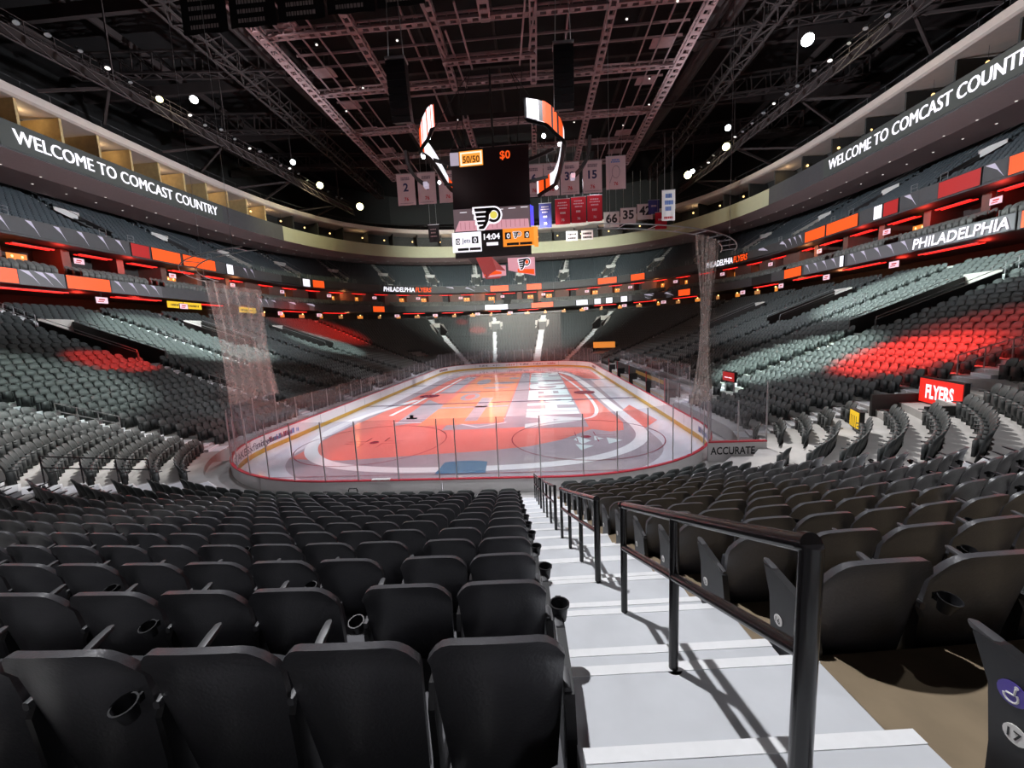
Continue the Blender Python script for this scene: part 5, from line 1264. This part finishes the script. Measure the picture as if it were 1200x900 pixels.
logo(mb, ((2.3, YB+1.2, 13.0), (.87, -.49, 0), (0, 0, 1), (-.49, -.87, 0)), 1.5, 3, 4, 5); sbp('under_screen', mb, [MT['scrred'], MT['scrpink'], MT['orange'], MT['ledwhite'], MT['black'], MT['orange']])
# curved display wings: arcs round the left and right
def wing(sg, cx, a0, a1, z0, z1, rx, ry, name, mats, pat):
    mb = MB(); n = 26; P = []
    for i in range(n+1):
        a = a0+(a1-a0)*i/n; P.append((cx+sg*rx*math.cos(a), 30.5-ry*math.sin(a)))
    for i in range(n):
        f = i/n; za = z0(f); zb = z0(f+1/n); ha = z1(f); hb = z1(f+1/n); (x0, y0), (x1, y1) = P[i], P[i+1]; e = sg*.12
        mb.add([(x0, y0, za), (x1, y1, zb), (x1, y1, hb), (x0, y0, ha)], [(0, 1, 2, 3)], pat(i))
        mb.add([(x0+e, y0, za), (x1+e, y1, zb), (x1+e, y1, hb), (x0+e, y0, ha)], [(3, 2, 1, 0)], 2)
        mb.add([(x0, y0, ha), (x1, y1, hb), (x1+e, y1, hb), (x0+e, y0, ha), (x0, y0, za), (x1, y1, zb), (x1+e, y1, zb), (x0+e, y0, za)], [(0, 1, 2, 3), (7, 6, 5, 4)], 2)
    sbp(name, mb, mats)
RWING = [(3.6, 16.0, 23.1, 21.8), (4.92, 17.5, 23.61, 22.14), (5.65, 19.5, 24.18, 22.42), (6.47, 22, 24.41, 22.98), (6.89, 24, 24.5, 23.5), (6.91, 27, 24.36, 23.42), (6.79, 29.5, 24.12, 23.11), (6.43, 31.5, 23.9, 22.58), (5.44, 33, 23.8, 22.53), (4.58, 34, 23.85, 22.36)]
LWING = [(-3.14, 17, 23.73, 22.19), (-3.71, 18, 24.05, 21.97), (-4.65, 20, 24.38, 22.42), (-5.51, 22, 24.47, 22.8), (-6.0, 24, 24.64, 23.54), (-5.79, 26, 25.13, 23.9), (-5.66, 28.5, 25.07, 24.0), (-5.55, 31, 24.78, 23.81), (-5.36, 33.5, 24.33, 23.58), (-4.4, 35.5, 24.2, 23.4)]
def wing(K, sg, pat):
    K = np.array(K); n = 40; x = np.linspace(0, len(K)-1, n+1); P = np.stack([np.interp(x, range(len(K)), K[:, c]) for c in range(4)], 1)
    mb = MB()
    for i in range(n):
        a, b = P[i], P[i+1]; e = sg*.16
        mb.add([(a[0], a[1], a[3]), (b[0], b[1], b[3]), (b[0], b[1], b[2]), (a[0], a[1], a[2])], [(0, 1, 2, 3)], pat(i))
        mb.add([(a[0]+e, a[1], a[3]), (b[0]+e, b[1], b[3]), (b[0]+e, b[1], b[2]), (a[0]+e, a[1], a[2])], [(3, 2, 1, 0)], pat(i+3))
        mb.add([(a[0]-e*.2, a[1], a[2]), (b[0]-e*.2, b[1], b[2]), (b[0]+e*1.2, b[1], b[2]), (a[0]+e*1.2, a[1], a[2]), (a[0]-e*.4, a[1], a[3]), (b[0]-e*.4, b[1], b[3]), (b[0]+e*2.4, b[1], b[3]-.12), (a[0]+e*2.4, a[1], a[3]-.12)], [(0, 1, 2, 3), (7, 6, 5, 4)], 2)
        mb.add([(a[0]-e*.4, a[1], a[3]), (b[0]-e*.4, b[1], b[3]), (b[0]+e*1.2, b[1], b[3]-.35), (a[0]+e*1.2, a[1], a[3]-.35)], [(0, 1, 2, 3)], 2)
    sbp('wing_display', mb, [MT['orange'], MT['ledwhite'], MT['black']])
wing(RWING, 1, lambda i: 1 if i in (3, 4, 5) or 18 < i < 33 or i > 38 else 2 if i < 3 or i in (6, 11, 14, 35) else 0)
wing(LWING, -1, lambda i: 1 if i < 14 and i % 4 else 0 if i < 19 or i > 33 else 1)
for sg, A in ((-1, [(-11.06, 36.0, 28.94), (-10.87, 36.0, 27.26), (-10.23, 36.0, 25.94), (-8.83, 36.0, 24.86)]), (1, [(10.99, 36.0, 29.09), (10.85, 36.0, 27.02), (10.02, 36.0, 25.65), (8.89, 36.0, 24.67)])):
    A = smooth(A, 2); mb = MB()
    for a, b in zip(A[:-1], A[1:]): mb.bar(a, b, .9, .35)
    sbp('wing_arm', mb, MT['dark'])
    mb = MB(); mb.box((A[-1][0], A[-1][1]-.2, A[-1][2]), (.5, .9, .55)); sbp('wing_tip', mb, MT['lilac'])
mb = MB()
for sg in (-1, 1):
    for y in (24, 32): mb.tube([(sg*5.9+.3, y, 24.4), (sg*2, 30.5, 34)], .04, 6)
    mb.tube([(sg*2.5, YB+2, 24.3), (sg*3.5, 30, 34.2)], .04, 6); mb.bar((sg*6.3, 27, 24.2), (sg*3, 28, 23.5), .2, .3); mb.bar((sg*5.8, 32, 23.5), (sg*3, 32, 23), .2, .3)
mb.tube([(0, 30.5, 24), (0, 30.5, 34)], .12, 8); sbp('hoist', mb, MT['dark'])
mb = MB()
for x, y, z in ((-5.52, 25.0, 25.2), (-5.95, 24.0, 23.1), (-5.91, 30.0, 22.95), (5.06, 19.8, 22.2), (6.8, 27.0, 24.6), (7.1, 29.0, 23.9), (6.69, 32.0, 22.3)):
    mb = MB(); mb.add(*_ball(.17, (x, y, z))); sbp('wing_lamp', mb, MT['flood'])
point('scoreboard_red', (3.4, 33, 20), 40, (1, .08, .05), .3)

# ------------------------------------------------------------------ banners
def hang(name, x0, x1, z1, z0, y, m, label, lines, cat='banner', rod=True):
    wd = x1-x0; h = z1-z0; r = empty(name, ((x0+x1)/2, y, z0)); tag(r, label, cat, None)
    mb = MB(); n = 10; vs = []
    for i in range(n+1):
        for j in range(5): vs.append((-wd/2+wd*i/n, .05*math.sin(i*1.1+x0)*(1-j/4), h*j/4))
    fs = [(i*5+j, (i+1)*5+j, (i+1)*5+j+1, i*5+j+1) for i in range(n) for j in range(4)]
    nv = len(vs); vs += [(v[0], v[1]+.03, v[2]) for v in vs]; fs += [tuple(nv+q for q in reversed(f)) for f in fs]
    mb.add(vs, fs); mb.build('cloth', MT[m], r)
    for txt, z, hh, mi, mw in lines:
        mb = MB()
        if txt.startswith('#'):
            g = random.Random(txt+label); x = -mw*wd/2
            while x < mw*wd/2-.1: ww = g.uniform(.08, .2); mb.add([(x, -.09, z*h), (x+ww, -.09, z*h), (x+ww, -.09, z*h+hh), (x, -.09, z*h+hh)], [(0, 1, 2, 3)]); x += ww+.06
        else: add_text(mb, txt, ((0, -.09, z*h), (1, 0, 0), (0, 0, 1), (0, -1, 0)), height=hh, bold=.03, center=True, maxw=mw*wd)
        mb.build('lettering', MT[mi], r)
    if rod: mb = MB(); mb.tube([(-wd/2-.03, 0, h), (wd/2+.03, 0, h)], .05, 6); mb.tube([(-wd*.3, 0, h), (-wd*.3, 0, 34.3-z0)], .02, 4); mb.tube([(wd*.3, 0, h), (wd*.3, 0, 34.3-z0)], .02, 4); mb.build('rod', MT['steel'], r)
    return r
NUM = lambda t: [('#a', .86, .16, 'ink', .5), ('#b', .80, .22, 'ink', .5), (t, .45, 1.15, 'navy', .7), ('76', .14, .5, 'redink', .5), ('#c', .05, .08, 'ink', .8)]
for x0, t, lab in ((-16.4, '2', 'pale retired number banner with a 2, leftmost'), (-13.2, '4', 'pale retired number banner, second from the left beside the scoreboard'), (-10.0, None, 'pale retired number banner tucked against the left of the scoreboard'), (3.0, '6', 'pale retired number banner with a 6 against the right of the scoreboard'), (5.85, None, 'pale retired number banner behind the right display wing'), (8.3, '32', 'pale retired number banner with 32 partly behind a wing'), (11.6, '15', 'pale retired number banner with 15'),):
    hang('number_banner', x0, x0+(2.75 if x0 != 5.85 else 2.3), 31.1, 26.6, 48, 'banner', lab, NUM(t) if t else [('#a', .86, .16, 'ink', .5), ('#b', .80, .22, 'ink', .5), ('76', .14, .5, 'redink', .5)])
r = hang('portrait_banner', 14.95, 17.8, 31.5, 26.9, 48, 'banner', 'pale banner with an outline drawing, rightmost of the big pale row', [('#a', .86, .2, 'blueink', .4), ('#b', .80, .2, 'blueink', .5), ('76', .12, .45, 'redink', .5)])
mb = MB(); mb.tube([(.55*math.cos(a), -.08, 2.4+.85*math.sin(a)) for a in np.linspace(0, 6.28, 24)], .03, 5); mb.tube([(-.5, -.08, 2.0), (-.9, -.08, .9)], .03, 5); mb.build('line_drawing', MT['ink'], r)
CH = lambda: [('#a', .82, .16, 'banner', .6), ('#b', .72, .16, 'banner', .7), ('#c', .60, .2, 'banner', .5), ('#d', .40, .3, 'banner', .35), ('76', .12, .35, 'banner', .3)]
hang('title_banner', 5.0, 6.9, 26.2, 22.6, 50, 'bblue', 'dark blue banner right of the scoreboard', CH())
for x0, o in ((7.5, 'first'), (9.95, 'second'), (12.4, 'third')): hang('title_banner', x0, x0+2.25, 26.6-.0*x0+.05*x0-.3, 22.9+.03*x0-.2, 50, 'bred', f'red title banner, {o} of the three right of the blue one', CH())
hang('title_banner', -6.0, -4.6, 26.0, 22.0, 50, 'bred', 'narrow red banner at the left of the scoreboard', CH())
hang('pennant_banner', -12.3, -10.6, 23.8, 21.2, 49, 'black', 'black banner left of the scoreboard in front of the cream band', [('#a', .7, .15, 'banner', .6), ('#b', .5, .2, 'banner', .5), ('#c', .3, .15, 'banner', .6)])
for j, (x0, t) in enumerate(((16.9, '66'), (19.9, '35'), (22.9, '42'))): hang('number_plate', x0, x0+2.8, 27.6+.5*j, 24.9+.5*j, 62, 'offwhite', f'white number plate reading {dict([("66", "sixty-six"), ("35", "thirty-five"), ("42", "forty-two")])[t]} below the pale banners', [(t, .3, 1.5, 'black', .9)])
for j, x0 in enumerate((9.6, 12.2)): hang('small_plate', x0, x0+2.0, 23.5, 21.9, 57, 'offwhite', f'small white plate under the red banners, {("left", "right")[j]} one', [('#a', .55, .3, 'black', .7), ('#b', .15, .3, 'black', .7)])
hang('blue_star_banner', 23.0, 24.9, 26.3, 22.0, 48, 'offwhite', 'white banner with blue lettering far right of the scoreboard', [('#a', .74, .6, 'blueink', .5), ('#b', .52, .6, 'blueink', .6), ('#c', .32, .6, 'blueink', .5), ('#d', .06, .3, 'redink', .7)])
for j, x0 in enumerate((24.6, 27.0)): hang('small_blue_banner', x0, x0+1.9, 28.9, 26.5, 61, 'bblue', f'small dark blue banner left of the white one, {("first", "second")[j]}', [('#a', .5, .3, 'banner', .5)])
hang('small_red_banner', 25.2, 27.2, 26.2, 23.4, 59, 'bred', 'small red banner beside the white and blue banner', [('#a', .5, .3, 'banner', .5)])
for j, x0 in enumerate((-19.4, -16.0, -12.6, -9.2, -5.8)):
    hang('name_board', x0, x0+3.2, 30.6+.1*j, 27.75+.12*j, 14, 'nameboard', f'black hanging board with pale rows of names at the top edge, {nth(j+1)} from the left', [('#%d' % k, .08+.2*k, .26, 'ink2', .62) for k in range(4)], 'name board', False)
for x in (-23, 25): spot('banner_lamp', (x, 16, 32.5), (x*.45, 48, 28), 5200*GAIN, (1.0, .84, .87), 60, .9)
